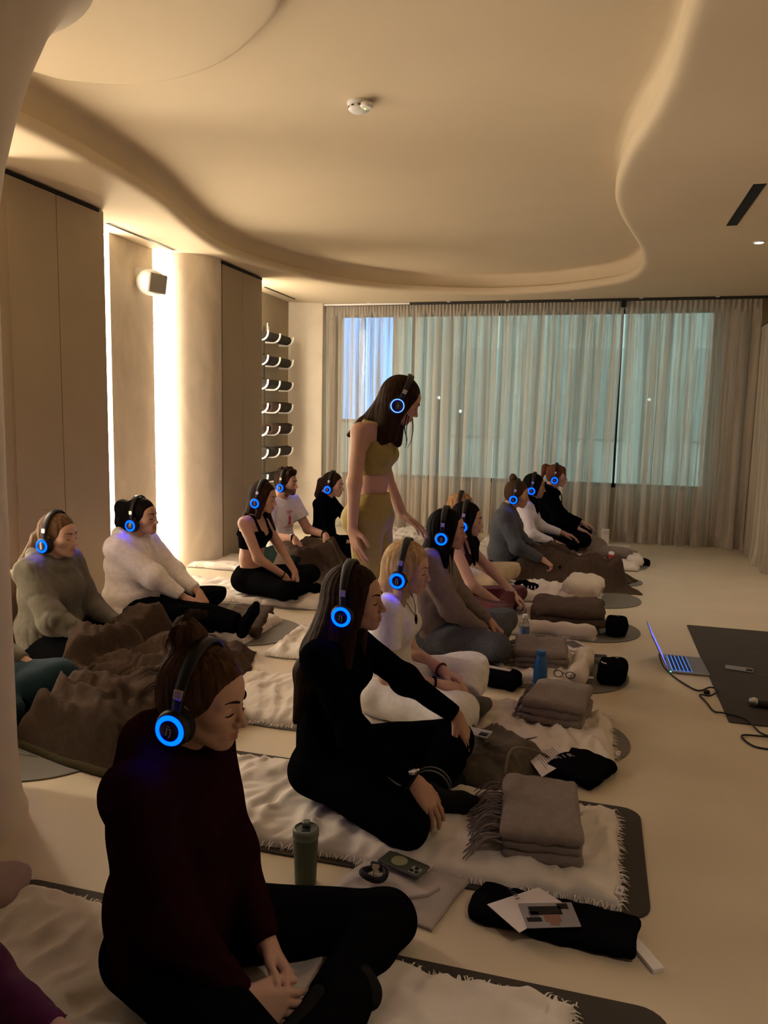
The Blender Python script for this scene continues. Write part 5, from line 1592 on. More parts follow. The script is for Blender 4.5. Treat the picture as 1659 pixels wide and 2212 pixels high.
def drape(label, cx, cy, lx, ly, rz, seed, m, supp=(), base=0.025, amp=0.035, freq=9, res=0.014, name='wool_blanket', heaps=(), rim=0.10, cat='blanket', group='brown woollen blankets', ridge=0.6, thick=0.006, round_=0.0):
    """rumpled cloth lying over supports; cloth coordinates give the woven stripes"""
    t = empty(name, (cx, cy, 0), rz, label, cat, group)
    nx, ny = int(lx / res), int(ly / res)
    U, W = np.meshgrid(np.linspace(0, 1, nx), np.linspace(0, 1, ny), indexing='ij')
    X = (U - 0.5) * lx; Y = (W - 0.5) * ly
    P = np.stack([X.ravel(), Y.ravel(), np.zeros(X.size)], 1)
    sh = X.shape
    # irregular outline
    X = X + (0.06 * wav(P, 8, seed + 20, 4).reshape(sh) + 0.015 * wav(P, 30, seed + 22, 3).reshape(sh)) * (lx / 1.0) * 0.8
    Y = Y + (0.06 * wav(P, 8, seed + 21, 4).reshape(sh) + 0.015 * wav(P, 30, seed + 23, 3).reshape(sh)) * (ly / 1.0) * 0.8
    if round_:
        rr_ = np.maximum(np.abs(U - 0.5), np.abs(W - 0.5)) * 2; k_ = np.hypot(U - 0.5, W - 0.5) * 2 + 1e-6
        f_ = 1 + round_ * (rr_ / k_ - 1); X *= f_; Y *= f_
    c, s = math.cos(rz), math.sin(rz)
    GX = cx + X * c - Y * s; GY = cy + X * s + Y * c
    Z = np.zeros(sh)
    for p, q_, r0, r1 in supp:
        dx, dy = q_[0] - p[0], q_[1] - p[1]; l2 = dx * dx + dy * dy + 1e-9
        tt = np.clip(((GX - p[0]) * dx + (GY - p[1]) * dy) / l2, 0, 1)
        d = np.hypot(GX - p[0] - dx * tt, GY - p[1] - dy * tt)
        r_ = r0 + (r1 - r0) * tt; top = p[2] + (q_[2] - p[2]) * tt + r_
        hgt = top * np.exp(-np.clip(d - r_ * 0.55, 0, None) ** 1.4 / (r_ * 0.9) ** 1.4)
        Z = np.maximum(Z, hgt)
    for hx, hy, hr, hh in heaps:
        Z = np.maximum(Z, hh * np.exp(-(np.hypot(GX - hx, GY - hy) / hr) ** 2.2))
    freq = freq * 2.3
    ew = np.clip(np.minimum(np.minimum(U, 1 - U) * lx, np.minimum(W, 1 - W) * ly) / 0.17, 0, 1) ** 0.6
    Z = Z * ew
    w1 = fold(P + 0.05 * np.stack([wav(P, 9, seed + 1), wav(P, 9, seed + 2), P[:, 2]], 1), freq, seed, (0.7, 1.3, 1)).reshape(sh)
    w2 = wav(P, freq * 0.6, seed + 5, 4).reshape(sh); w3 = fold(P + 0.03 * np.stack([wav(P, 12, seed + 6), wav(P, 12, seed + 7), P[:, 2]], 1), freq * 2.2, seed + 8).reshape(sh)
    e = np.minimum(np.minimum(U, 1 - U) * lx, np.minimum(W, 1 - W) * ly)
    er = np.clip(e / rim, 0, 1) ** 0.8
    Z = Z + base * (0.35 + 0.65 * er) + amp * np.maximum(ridge * w1 + 0.5 * (w2 + 0.6) + 0.25 * w3, 0.05) * (0.25 + 0.75 * er)
    Z = np.maximum(Z, 0.012)
    Z = 0.009 + (Z - 0.009) * np.clip(e / 0.06, 0, 1) ** 0.55
    V = np.stack([X, Y, Z], -1).reshape(-1, 3)
    ii = np.arange(nx * ny).reshape(nx, ny)
    q = np.stack([ii[:-1, :-1], ii[1:, :-1], ii[1:, 1:], ii[:-1, 1:]], -1).reshape(-1, 4)
    me_ = npmesh('cloth', V, q)
    uv = me_.uv_layers.new(name='UVMap')
    uvc = np.stack([W.ravel(), U.ravel()], 1)[q.ravel()]
    uv.data.foreach_set('uv', uvc.astype(np.float32).ravel())
    o = link('cloth', me_, m, t)
    sm = o.modifiers.new('thickness', 'SOLIDIFY'); sm.thickness = thick; sm.offset = -1
    return t


def folded(label, cx, cy, lx, ly, h, rz, seed, m, layers=3, name='folded_throw', tassel=None, z=0.0, puff=0.35, cat='blanket', group='folded throws', soft=0.012):
    """neatly folded stack of soft layers with rounded fold noses on the +x side"""
    rs = np.random.RandomState(seed)
    t = empty(name, (cx, cy, z), rz, label, cat, group)
    for k in range(layers):
        S = Solid(); hk = h / layers; zc = hk * (k + 0.5); r_ = hk * 0.56
        a = lx / 2 - r_ - rs.rand() * 0.012; b = ly / 2 - r_ - rs.rand() * 0.012; ox, oy = rs.uniform(-0.006, 0.006, 2)
        n = max(2, int(2 * b / (r_ * 1.0)) + 1)
        for i in range(n):
            y = -b + 2 * b * i / (n - 1) + oy
            S.cap((-a + ox, y, zc), (a + ox, y, zc), r_, r_, r_ * 0.8)
        finish_v, q = S.mesh(max(0.007, r_ * 0.42), smooth=2)
        v = finish_v; nrm = normals(v, q)
        v = v + nrm * (soft * 0.30 * wav(v, 45, seed + k, 5, (1, 0.6, 1)) + soft * 0.22 * wav(v, 100, seed + k + 50, 4, (1, 0.5, 1)))[:, None]
        # sag towards the rim
        v[:, 2] += -0.25 * hk * (np.clip(np.abs(v[:, 0]) / (lx / 2), 0, 1) ** 4 + np.clip(np.abs(v[:, 1]) / (ly / 2), 0, 1) ** 4) * (k + 1) / layers * puff + 0.05 * hk
        v[:, 2] = np.maximum(v[:, 2], 0.0005)
        link('layer', npmesh('layer', v, q), m, t)
    if tassel:
        side, cnt, ln = tassel
        mb = MB()
        for i in range(cnt):
            y = (-0.5 + (i + 0.5) / cnt) * ly * 0.92
            p0 = Vector((-lx / 2 + 0.01, y, h * rs.uniform(0.15, 0.7)))
            for j in range(2):
                p1 = p0 + Vector((-ln * rs.uniform(0.4, 0.6), rs.uniform(-0.02, 0.02), rs.uniform(-0.01, 0.01)))
                p2 = p0 + Vector((-ln * rs.uniform(0.8, 1.15), rs.uniform(-0.05, 0.05), 0)); p2.z = 0.004 + 0.008 * rs.rand()
                mb.tube(catmull([p0, p1, p2], 4), 0.002, 5, radii=[0.0024, 0.0026, 0.0026, 0.0024, 0.0024, 0.0022, 0.0022, 0.002, 0.0016])
        fo = mb.build('tassels', m, t, smooth=True); fo['kind'] = 'stuff'
    return t


# ---- mats
for a in ((-1.62, 0.24, 1.20, 1.825, M_matd, 'dark mat under the nearest woman with the messy bun', False),
          (-1.60, 0.225, 2.17, 2.83, M_matd, 'dark round-cornered mat under the black-sweater woman', False),
          (-1.72, 0.215, 3.10, 3.72, M_matg, 'grey oval mat under the blonde woman in white', True),
          (-1.75, 0.245, 4.00, 4.66, M_matg, 'grey oval mat beneath the blue bottle woman in taupe', True),
          (-1.60, 0.355, 5.00, 5.66, M_matg, 'grey oval mat under the woman in the wine sports bra', True),
          (-1.50, 0.41, 5.96, 6.62, M_matg, 'grey oval mat with the fluffy cream pillow on it', True),
          (-1.40, 0.46, 6.78, 7.30, M_matg, 'grey oval mat under the woman with the high bun', True),
          (-1.30, 0.55, 7.55, 8.17, M_matg, 'grey oval mat under the woman with the dark scarf', True),
          (-1.25, 0.50, 8.36, 8.95, M_matg, 'grey oval mat under the farthest woman in the black hoodie', True),
          (-3.50, -1.86, 2.30, 2.95, M_matg, 'grey oval mat beside the pillar', True),
          (-3.55, -1.86, 3.16, 3.80, M_matg, 'grey oval mat under the woman in the grey-green hoodie', True),
          (-3.50, -1.79, 4.18, 4.86, M_matg, 'grey oval mat under the person in the cream sweatshirt', True),
          (-3.45, -1.74, 5.12, 5.78, M_matg, 'grey oval mat under the woman in the black sports bra', True),
          (-3.55, -1.70, 6.22, 6.78, M_matg, 'grey oval mat under the bearded man', True),
          (-3.35, -1.60, 6.86, 7.46, M_matg, 'grey oval mat under the woman in the black turtleneck', True)):
    exmat(*a)
exmat(0.68, 1.34, 3.84, 5.66, M_matd, 'dark square-cornered teacher mat beside the laptop', oval=False, marks=False, r=0.012)
tm = [o for o in bpy.data.objects if o.name.startswith('exercise_mat')][-1]
for y in (-0.5, -0.1, 0.33, 0.72):
    MB().box(-0.06, 0.10, y - 0.005, y + 0.005, 0.0055, 0.0072).box(-0.02, 0.06, y + 0.02, y + 0.028, 0.0055, 0.0072).build('marking', M_mark, tm)

# ---- quilts
for i, a in enumerate(((-1.60, 0.03, 1.235, 1.765, 'fringed cream quilt under the nearest woman', 0.045, 0.017, (-0.9, 1.56)),
                       (-1.44, 0.14, 2.195, 2.765, 'fringed cream quilt with the tasselled taupe throw on it', 0.045, 0.017, (-0.85, 2.58)),
                       (-1.74, 0.14, 3.115, 3.705, 'fringed cream quilt under the blonde woman', 0.05, 0.018, (-0.85, 3.4)),
                       (-1.82, -0.04, 4.05, 4.62, 'cream quilt under the woman in the taupe sweatshirt', 0.05, 0.020, (-0.85, 4.38)),
                       (-1.45, 0.06, 5.02, 5.58, 'cream quilt under the woman in the wine sports bra', 0.06, 0.022, (-0.88, 5.25)),
                       (-1.45, 0.10, 5.99, 6.56, 'rumpled cream quilt under the strawberry-blonde woman', 0.06, 0.030, (-1.05, 6.02)),
                       (-1.30, 0.20, 6.80, 7.28, 'cream quilt under the woman with the high bun', 0.04, 0.012, (-0.7, 6.8)),
                       (-1.25, 0.46, 7.58, 8.10, 'flat cream quilt under the woman with the dark scarf', 0.05, 0.010, (-0.6, 7.65)),
                       (-1.20, 0.44, 8.38, 8.92, 'flat cream quilt nearest the window on the right', 0.05, 0.010, (-0.43, 8.4)),
                       (-3.45, -2.55, 2.34, 2.92, 'cream quilt beside the pillar under the teal-legged person', 0.045, 0.014, (-2.8, 2.7)),
                       (-3.50, -2.10, 3.20, 3.78, 'striped-looking cream quilt under the woman in the grey-green hoodie', 0.045, 0.016, (-2.82, 3.5)),
                       (-3.45, -2.02, 4.20, 4.78, 'cream quilt under the person in the cream sweatshirt', 0.05, 0.018, (-2.82, 4.3)),
                       (-3.40, -1.77, 5.16, 5.74, 'cream quilt under the woman in the black sports bra', 0.05, 0.016, (-2.49, 5.42)),
                       (-3.62, -2.10, 6.24, 6.78, 'fringed cream quilt beside the water bottle by the column', 0.05, 0.010, (-2.74, 6.5)),
                       (-3.30, -1.75, 6.88, 7.44, 'cream quilt under the woman in the black turtleneck', 0.05, 0.012, (-2.49, 7.05)),
                       (-2.60, -1.45, 7.70, 8.25, 'unused puffy cream quilt on the floor behind the standing woman', 0.09, 0.035, None),
                       (-2.50, -1.30, 8.45, 9.05, 'unused cream quilt lying nearest the middle curtain', 0.08, 0.030, None))):
    quilt(a[0], a[1], a[2], a[3], a[4], 100 + i * 7, th=a[5], wr=a[6], res=0.012 if i < 4 else 0.018, squash=[(a[7][0], a[7][1], 0.30)] if a[7] else None, flen=0.028 if i < 4 else 0.022)

# ---- blankets
drape('large brown wool blanket over the legs of the grey-green hoodie woman', -2.22, 3.48, 0.86, 1.05, R(12), 5, M_wool1, legs_support('L1', 0.02), base=0.05, amp=0.06, freq=10, heaps=[(-2.0, 3.5, 0.28, 0.17), (-2.2, 3.2, 0.25, 0.15)])
drape('rumpled heap of brown wool blanket in front of the pillar', -1.93, 2.86, 0.72, 0.78, R(-14), 9, M_wool2, (), base=0.05, amp=0.08, freq=10, heaps=[(-2.05, 2.8, 0.38, 0.16), (-1.85, 2.95, 0.2, 0.2), (-2.15, 2.55, 0.2, 0.10)])
drape('brown wool blanket over the bearded man\'s legs', -2.28, 6.42, 0.84, 0.86, 0.0, 14, M_wool1, legs_support('L4', 0.012), base=0.02, amp=0.045, freq=14)
drape('brown wool blanket over the outstretched legs of the high-bun woman', -0.13, 6.80, 1.06, 0.62, R(3), 23, M_wool2, legs_support('R5', 0.02), base=0.02, amp=0.055, freq=14)
folded('folded brown striped wool blanket under the outstretched leg', -2.28, 4.56, 0.46, 0.62, 0.085, R(14), 31, striped('brown_wool_3', WOOL, OLIV, 'x', (-0.05, 0.10), 0.022), 2, 'folded_wool_blanket', soft=0.016, group='brown woollen blankets')
folded('folded taupe throw with long tassels on the nearest quilt row', -0.11, 2.49, 0.27, 0.42, 0.105, R(5), 32, M_throw, 3, tassel=('x', 60, 0.11), z=0.045)
folded('folded taupe throw on the blonde woman\'s quilt', -0.11, 3.58, 0.29, 0.36, 0.105, R(-8), 33, M_throw, 3, tassel=('x', 26, 0.05), z=0.048)
folded('folded taupe throw behind the blue bottle', -0.24, 4.36, 0.30, 0.36, 0.10, R(4), 34, M_throw, 3, tassel=('x', 30, 0.06), z=0.048)
folded('large dark taupe blanket folded beside the water bottle', -0.13, 5.36, 0.50, 0.46, 0.11, R(2), 35, M_throwd, 2, z=0.055, soft=0.02)
folded('fluffy cream pillow on the grey oval mat', -0.04, 6.24, 0.32, 0.50, 0.13, R(-6), 36, M_fluff, 1, 'fluffy_pillow', z=0.04, soft=0.035, cat='pillow', group='loose bedding')
folded('rolled cream bolster at the edge of the wine-bra woman\'s quilt', -0.18, 5.06, 0.52, 0.085, 0.075, R(1), 37, M_quilt, 1, 'bolster', z=0.012, soft=0.014, cat='bolster', group='loose bedding')
folded('rolled cream quilt end behind the blue bottle woman\'s taupe throw', -0.02, 4.34, 0.09, 0.56, 0.085, R(-4), 38, M_quilt, 1, 'quilt_roll', z=0.012, soft=0.018, cat='bolster', group='loose bedding')
folded('small rolled taupe blanket beside the red cup by the window', 0.24, 7.98, 0.34, 0.16, 0.10, R(2), 39, M_throw, 1, 'rolled_throw', z=0.05, soft=0.012)
folded('folded cream quilt corner right of the red cup', 0.42, 7.92, 0.16, 0.34, 0.075, R(2), 40, M_quilt, 1, 'quilt_corner', z=0.02, soft=0.02, cat='quilt', group='cream floor quilts')
drape('taupe blanket bunched at the knees of the farthest woman', 0.0, 8.36, 0.46, 0.52, 0, 44, M_throw, (), base=0.06, amp=0.05, freq=12, heaps=[(-0.02, 8.35, 0.17, 0.14)], name='bunched_throw', group='folded throws')
folded('mauve cushion by the foot of the pillar', -1.63, 1.70, 0.24, 0.24, 0.075, R(25), 45, mk('mauve_cloth', (0.34, 0.24, 0.23), 0.95, var=0.05, bump=0.2, bscale=300), 1, 'floor_cushion', soft=0.012, cat='cushion', group='loose bedding')
# padded backrest behind the grey-green hoodie woman
bk = empty('backrest_cushion', (-3.10, 3.46, 0), R(4), 'tan padded backrest behind the woman in the grey-green hoodie', 'backrest')
M_tan = cloth('tan_canvas', (0.36, 0.23, 0.12))
MB().box(-0.05, 0.05, -0.22, 0.22, 0.0, 0.52).build('back_pad', M_tan, bk, bevel=0.03, seg=4)
MB().box(-0.02, 0.30, -0.22, 0.22, 0.0, 0.035).build('seat_pad', M_tan, bk, bevel=0.012, seg=3)

# ------------------------------------------------------------------ small things
M_bottle = mk('clear_plastic', (0.85, 0.88, 0.86), 0.08, trans=0.9, spec=0.5)
M_label = mk('bottle_label', (0.10, 0.17, 0.36), 0.5)
M_capw = mk('bottle_cap', (0.80, 0.80, 0.78), 0.4)
M_blue = mk('blue_bottle_paint', (0.012, 0.095, 0.27), 0.35, spec=0.5)
M_green = mk('sage_cup', (0.055, 0.072, 0.040), 0.5, spec=0.4)
M_greenl = mk('sage_lid', (0.13, 0.145, 0.10), 0.45, spec=0.4)
M_card = mk('white_card', (0.62, 0.55, 0.55), 0.7)
M_ink = mk('card_ink', (0.12, 0.10, 0.11), 0.8)
M_grey = mk('grey_plastic', (0.22, 0.21, 0.20), 0.5, spec=0.4)
M_ph = mk('phone_case', (0.05, 0.055, 0.04), 0.35, spec=0.5)
M_phl = mk('phone_case_pale', (0.25, 0.22, 0.17), 0.4, spec=0.5)
M_fab = cloth('black_fabric', (0.005, 0.005, 0.006))
M_let = mk('pale_lettering', (0.32, 0.30, 0.29), 0.8)
M_skinny = mk('photo_grey', (0.24, 0.22, 0.24), 0.4)


def txt(body, size, parent, loc, rotz=0.0, m=None, name='lettering', rx=0.0, spacing=1.0):
    cu = bpy.data.curves.new(name, 'FONT'); cu.body = body; cu.size = size; cu.extrude = 0.0002
    cu.align_x = 'CENTER'; cu.align_y = 'CENTER'; cu.space_character = spacing
    tmp = bpy.data.objects.new(name, cu); COL.objects.link(tmp)
    dg = bpy.context.evaluated_depsgraph_get(); dg.update()
    me_ = bpy.data.meshes.new_from_object(tmp.evaluated_get(dg)); me_.name = name
    bpy.data.objects.remove(tmp); bpy.data.curves.remove(cu)
    o = bpy.data.objects.new(name, me_); COL.objects.link(o); o.parent = parent
    o.location = loc; o.rotation_euler = (rx, 0, rotz)
    me_.materials.clear(); me_.materials.append(m or M_let)
    return o


def bottle(x, y, label, h=0.2):
    t = empty('water_bottle', (x, y, 0.0), 0, label, 'bottle', 'clear plastic water bottles')
    k = h / 0.2
    MB().lathe([(0.026, 0.001), (0.031, 0.006), (0.031, 0.045), (0.029, 0.05), (0.031, 0.055), (0.031, 0.118), (0.030, 0.128), (0.022, 0.155), (0.0125, 0.172), (0.0125, 0.182)], 28).build('bottle_body', M_bottle, t, smooth=True)
    MB().lathe([(0.0316, 0.078), (0.0318, 0.079), (0.0318, 0.112), (0.0316, 0.113)], 28, caps=False).build('paper_label', M_label, t, smooth=True)
    MB().lathe([(0.0148, 0.181), (0.0150, 0.183), (0.0148, 0.197), (0.013, 0.199)], 20).build('screw_cap', M_capw, t, smooth=True)
    MB().lathe([(0.0135, 0.176), (0.0155, 0.1765), (0.0155, 0.179), (0.0135, 0.1795)], 20, caps=False).build('neck_ring', M_capw, t, smooth=True)
    t.scale = (k, k, k)
    return t


bottle(-0.375, 4.80, 'clear water bottle with dark blue label beside the marled leggings')
bottle(-3.50, 6.36, 'clear water bottle standing by the rounded column', 0.19)
t = empty('blue_bottle', (-0.22, 3.985, 0), 0, 'tall matte blue metal water bottle', 'bottle')
MB().lathe([(0.034, 0.0), (0.036, 0.003), (0.036, 0.145), (0.034, 0.165), (0.025, 0.188), (0.0235, 0.196)], 32).build('bottle_body', M_blue, t, smooth=True)
MB().lathe([(0.0245, 0.196), (0.026, 0.198), (0.026, 0.216), (0.024, 0.221), (0.001, 0.2215)], 28).build('lid', M_blue, t, smooth=True)
t = empty('steel_bottle', (-3.22, 7.30, 0), 0, 'hammered silver flask beside the black bag by the cabinet', 'bottle')
MB().lathe([(0.033, 0.0), (0.036, 0.003), (0.036, 0.15), (0.030, 0.18), (0.020, 0.20)], 28).build('bottle_body', mk('hammered_steel', (0.55, 0.55, 0.56), 0.25, metal=1.0, bump=1.0, bscale=45), t, smooth=True)
MB().lathe([(0.021, 0.20), (0.022, 0.202), (0.022, 0.228), (0.018, 0.233), (0.001, 0.234)], 24).build('lid', M_steel, t, smooth=True)
t = empty('travel_cup', (-0.785, 2.055, 0), R(20), 'sage green travel cup with flip lid beside the folded t-shirt', 'cup')
MB().lathe([(0.030, 0.0), (0.0325, 0.004), (0.0375, 0.150), (0.0375, 0.155)], 36).build('cup_body', M_green, t, smooth=True)
MB().lathe([(0.0385, 0.152), (0.0400, 0.156), (0.0400, 0.172), (0.0385, 0.178), (0.0345, 0.181), (0.0335, 0.177), (0.001, 0.177)], 36).build('lid', M_greenl, t, smooth=True)
MB().box(-0.013, 0.013, -0.018, 0.010, 0.1765, 0.1785).build('sip_opening', M_black, t, bevel=0.002)
MB().box(-0.012, 0.012, 0.008, 0.034, 0.177, 0.190).build('flip_tab', M_greenl, t, bevel=0.004, seg=3)
t = empty('red_cup', (0.20, 7.84, 0.052), 0, 'small red and white cup by the rolled taupe blanket', 'cup')
MB().lathe([(0.022, 0.0), (0.026, 0.05), (0.026, 0.055)], 20).build('cup_body', M_RED, t, smooth=True)
MB().lathe([(0.0275, 0.055), (0.0275, 0.072), (0.022, 0.082), (0.001, 0.082)], 20).build('lid', M_capw, t, smooth=True)


def phone(x, y, z, rz, label, m=M_ph, lens=3, sc=1.0, up=True):
    t = empty('mobile_phone', (x, y, z), rz, label, 'phone', 'mobile phones')
    MB().box(-0.075, 0.075, -0.037, 0.037, 0.0, 0.009).build('case', m, t, bevel=0.006, seg=3)
    if lens:
        MB().box(0.035, 0.069, -0.031, 0.003, 0.0085, 0.011).build('camera_bump', M_grey if lens == 3 else M_black, t, bevel=0.005, seg=3)
        for dx, dy in ((0.043, -0.022), (0.061, -0.022), (0.052, -0.006))[:lens]:
            MB().lathe([(0.0065, 0.011), (0.0065, 0.013), (0.001, 0.0131)], 18, (dx, dy, 0)).build('lens', M_black, t, smooth=True)
    else:
        MB().box(-0.071, 0.071, -0.034, 0.034, 0.0088, 0.0094).build('screen', M_black, t, bevel=0.0)
    return t


# ---- folded t-shirt with phone and watch
t = drape('folded pale grey t-shirt by the near woman\'s knee', -0.49, 2.115, 0.34, 0.27, R(-14), 52, mk('pale_grey_jersey', (0.40, 0.345, 0.315), 0.95, var=0.04, bump=0.2, bscale=400), (), base=0.026, amp=0.008, freq=14, res=0.008, name='folded_shirt', rim=0.02, cat='t-shirt', group='loose clothing', thick=0.01)
M_seam = mk('jersey_seam', (0.34, 0.29, 0.265), 0.95)
MB().tube([(0.02, -0.10, 0.040), (0.06, -0.085, 0.042), (0.10, -0.05, 0.043), (0.115, 0.0, 0.042)], 0.006, 8).build('collar', M_seam, t, smooth=True)
MB().box(0.0, 0.05, 0.06, 0.10, 0.040, 0.0415).build('care_label', M_card, t)
txt('AEL', 0.035, t, (-0.10, -0.045, 0.044), R(25), M_ink)
phone(-0.505, 2.165, 0.045, R(-20), 'black phone with three lenses lying on the folded t-shirt')
ph = [o for o in bpy.data.objects if o.name.startswith('mobile_phone')][-1]
MB().lathe([(0.026, 0.0092), (0.026, 0.0100), (0.001, 0.0102)], 28, (-0.015, 0.0, 0)).build('phone_grip', mk('pale_sticker', (0.20, 0.19, 0.10), 0.6), ph)
w_ = empty('wrist_watch', (-0.575, 2.075, 0.048), 0, 'coiled black watch strap on the folded t-shirt', 'watch')
MB().tube([(0.036 * math.cos(R(a)), 0.030 * math.sin(R(a)), 0.012 + 0.004 * math.sin(R(2 * a))) for a in range(0, 360, 15)], 0.0095, 8, closed=True).build('strap', M_black, w_, smooth=True)
MB().box(-0.018, 0.018, 0.022, 0.034, 0.0, 0.032).build('watch_case', M_dark, w_, bevel=0.005, seg=3)
MB().box(-0.012, 0.012, 0.020, 0.0225, 0.004, 0.028).build('buckle', M_metal, w_, bevel=0.001)


def pouch(label, cx, cy, lx, ly, h, rz, seed, name='black_pouch', text=None, z=0.0, res=0.009):
    t = empty(name, (cx, cy, z), rz, label, 'pouch', 'black fabric pouches')
    S = Solid(); S.rbox((0, 0, h / 2), (lx / 2, ly / 2, h / 2), min(h * 0.45, 0.03))
    v, q = S.mesh(res, smooth=2)
    nr = normals(v, q); v = v + nr * (0.005 * wav(v, 40, seed, 4) + 0.003 * wav(v, 90, seed + 1, 4))[:, None]; v[:, 2] = np.maximum(v[:, 2], 0.0005)
    link('fabric', npmesh('fabric', v, q), M_fab, t)
    top = float(v[:, 2].max())
    for a in (text or ()):
        o = txt(a[0], a[1], t, (a[2], a[3], top + 0.0015), a[4] if len(a) > 4 else 0.0)
    return t, top


# near black garment with cards and a white tag
t, top = pouch('flat black folded garment in front of the nearest quilt, under the cards', -0.045, 2.075, 0.46, 0.165, 0.045, R(-6), 61, 'black_garment', res=0.008)
gt = empty('garment_tag', (0.20, 2.01, 0.0), R(-60), 'white folded paper tag beside the black garment', 'tag')
MB().box(-0.075, 0.055, -0.017, 0.017, 0.0, 0.014).build('paper', mk('white_paper', (0.72, 0.66, 0.64), 0.7), gt, bevel=0.002)
MB().add([(-0.075, -0.017, 0.0), (-0.075, 0.017, 0.0), (-0.11, 0.0, 0.008), (-0.075, -0.017, 0.014), (-0.075, 0.017, 0.014)], [(0, 2, 3), (1, 4, 2), (3, 2, 4), (0, 1, 2)]).build('pointed_end', MATS['white_paper'], gt)


def card(label, corners, z, m=M_card, name='paper_card', thick=0.0015):
    c = sum((Vector(p) for p in corners), Vector((0, 0))) / len(corners)
    t = empty(name, (c.x, c.y, z), 0, label, 'card', 'cards and leaflets')
    MB().prism([(p[0] - c.x, p[1] - c.y) for p in corners], 0.0, thick).build('sheet', m, t)
    return t


def oncard(t, corners, u0, u1, v0, v1, m, name, z=0.0022):
    """rectangle printed on a quadrilateral card in its own u,v"""
    c = sum((Vector(p) for p in corners), Vector((0, 0))) / 4
    A, B, C_, D = [Vector(p) - c for p in corners]
    def P(u, v): return (A * (1 - u) + B * u) * (1 - v) + (D * (1 - u) + C_ * u) * v
    MB().prism([tuple(P(u0, v0)), tuple(P(u1, v0)), tuple(P(u1, v1)), tuple(P(u0, v1))], 0.0014, z).build(name, m, t)


cc = [(-0.23, 2.04), (-0.13, 1.945), (-0.015, 2.105), (-0.095, 2.165)]
t = card('white invitation card lying on the black garment', cc, 0.050)
txt('AIME', 0.020, t, (-0.045, 0.048, 0.0022), R(-58), M_ink, spacing=1.5)
pc = [(-0.145, 2.065), (-0.11, 1.965), (0.03, 2.015), (0.0, 2.115)]
t = card('photo card of a figure in dark clothes on the white card', pc, 0.0535, M_skinny)
for r_, m_, nm in (((0.15, 0.5, 0.15, 0.75), M_black, 'printed_dark_shape'), ((0.05, 0.28, 0.7, 0.9), M_black, 'printed_dark_shape'), ((0.5, 0.78, 0.38, 0.68), mk('photo_skin', (0.22, 0.11, 0.08), 0.5), 'printed_figure'), ((0.78, 0.92, 0.45, 0.62), MATS['photo_skin'], 'printed_head'), ((0.35, 0.6, 0.12, 0.30), M_ink, 'printed_dark_shape'), ((0.60, 0.76, 0.05, 0.32), M_black, 'printed_dark_shape')):
    oncard(t, pc, *r_, m_, nm)

# jacket heap between the two rows, with pale phone
t = drape('crumpled grey-brown fleece jacket by the black-sweater woman\'s hand', -0.36, 3.03, 0.42, 0.40, R(-25), 71, cloth('grey_brown_fleece', (0.105, 0.085, 0.062)), (), base=0.05, amp=0.05, freq=11, res=0.010, name='fleece_jacket', rim=0.05, cat='jacket', group='loose clothing', thick=0.012, heaps=[(-0.36, 3.05, 0.15, 0.05)])
MB().tube(catmull([(0.16, -0.14, 0.06), (0.13, -0.04, 0.12), (0.17, 0.06, 0.10), (0.20, 0.14, 0.05)], 5), 0.006, 8).build('zip_band', mk('zip_tape', (0.16, 0.13, 0.10), 0.8), t, smooth=True)
phone(-0.425, 3.00, 0.145, R(-12), 'pale phone with two lenses lying on the fleece jacket', M_phl, 2)
t = card('small printed leaflet tucked under the fleece jacket', [(-0.33, 3.24), (-0.26, 3.17), (-0.18, 3.24), (-0.25, 3.31)], 0.062)
# leaflet and black bag of the blonde woman
lc = [(-0.215, 3.075), (-0.135, 2.885), (-0.03, 3.085), (-0.11, 3.225)]
t = card('printed white leaflet leaning on the black cap', lc, 0.050)
for i in range(9): oncard(t, lc, 0.14 + 0.02 * (i % 3), 0.84 - 0.07 * ((i * 5) % 4), 0.24 + i * 0.072, 0.255 + i * 0.072, M_ink, 'printed_line')
oncard(t, lc, 0.12, 0.30, 0.07, 0.15, MATS['photo_grey'], 'printed_block')
t, top = pouch('black cap lettered AIR under the printed leaflet', 0.005, 3.07, 0.23, 0.25, 0.055, R(-28), 62, 'beanie_hat', [('A I R', 0.042, -0.055, -0.035, R(62))])
# taupe-sweatshirt woman's things
t, top = pouch('black waist bag with a white strip before the marled leggings', -0.46, 4.01, 0.28, 0.15, 0.085, R(-14), 63, 'waist_bag')
MB().box(-0.055, 0.085, -0.005, 0.025, top - 0.004, top + 0.001).build('white_strip', M_card, t, bevel=0.001)
MB().tube(catmull([(-0.13, 0.02, 0.04), (-0.18, 0.05, 0.02), (-0.21, 0.03, 0.008)], 5), 0.012, 8).build('strap', M_fab, t, smooth=True)
t, top = pouch('black pouch with a white curl and small letters on the oval mat end', 0.15, 4.24, 0.145, 0.17, 0.125, R(-4), 64, 'black_pouch', [('air', 0.032, 0.018, 0.02, R(80))], z=0.007)
MB().tube([(-0.035 + 0.022 * math.cos(R(a)), -0.050 + 0.018 * math.sin(R(a)), top - 0.012) for a in range(40, 300, 20)], 0.0035, 6).build('white_curl', M_card, t, smooth=True)
t, top = pouch('black cubic pouch with tiny letters on the wine-bra woman\'s mat', 0.195, 5.21, 0.135, 0.14, 0.125, R(3), 65, 'black_pouch', [('air', 0.026, 0.0, 0.0, R(85))], z=0.007)
t = empty('plastic_tray', (0.055, 4.60, 0.007), R(4), 'shallow grey plastic tray behind the black pouch', 'tray')
MB().box(-0.075, 0.075, -0.05, 0.05, 0.0, 0.004).build('base', M_grey, t, bevel=0.001)
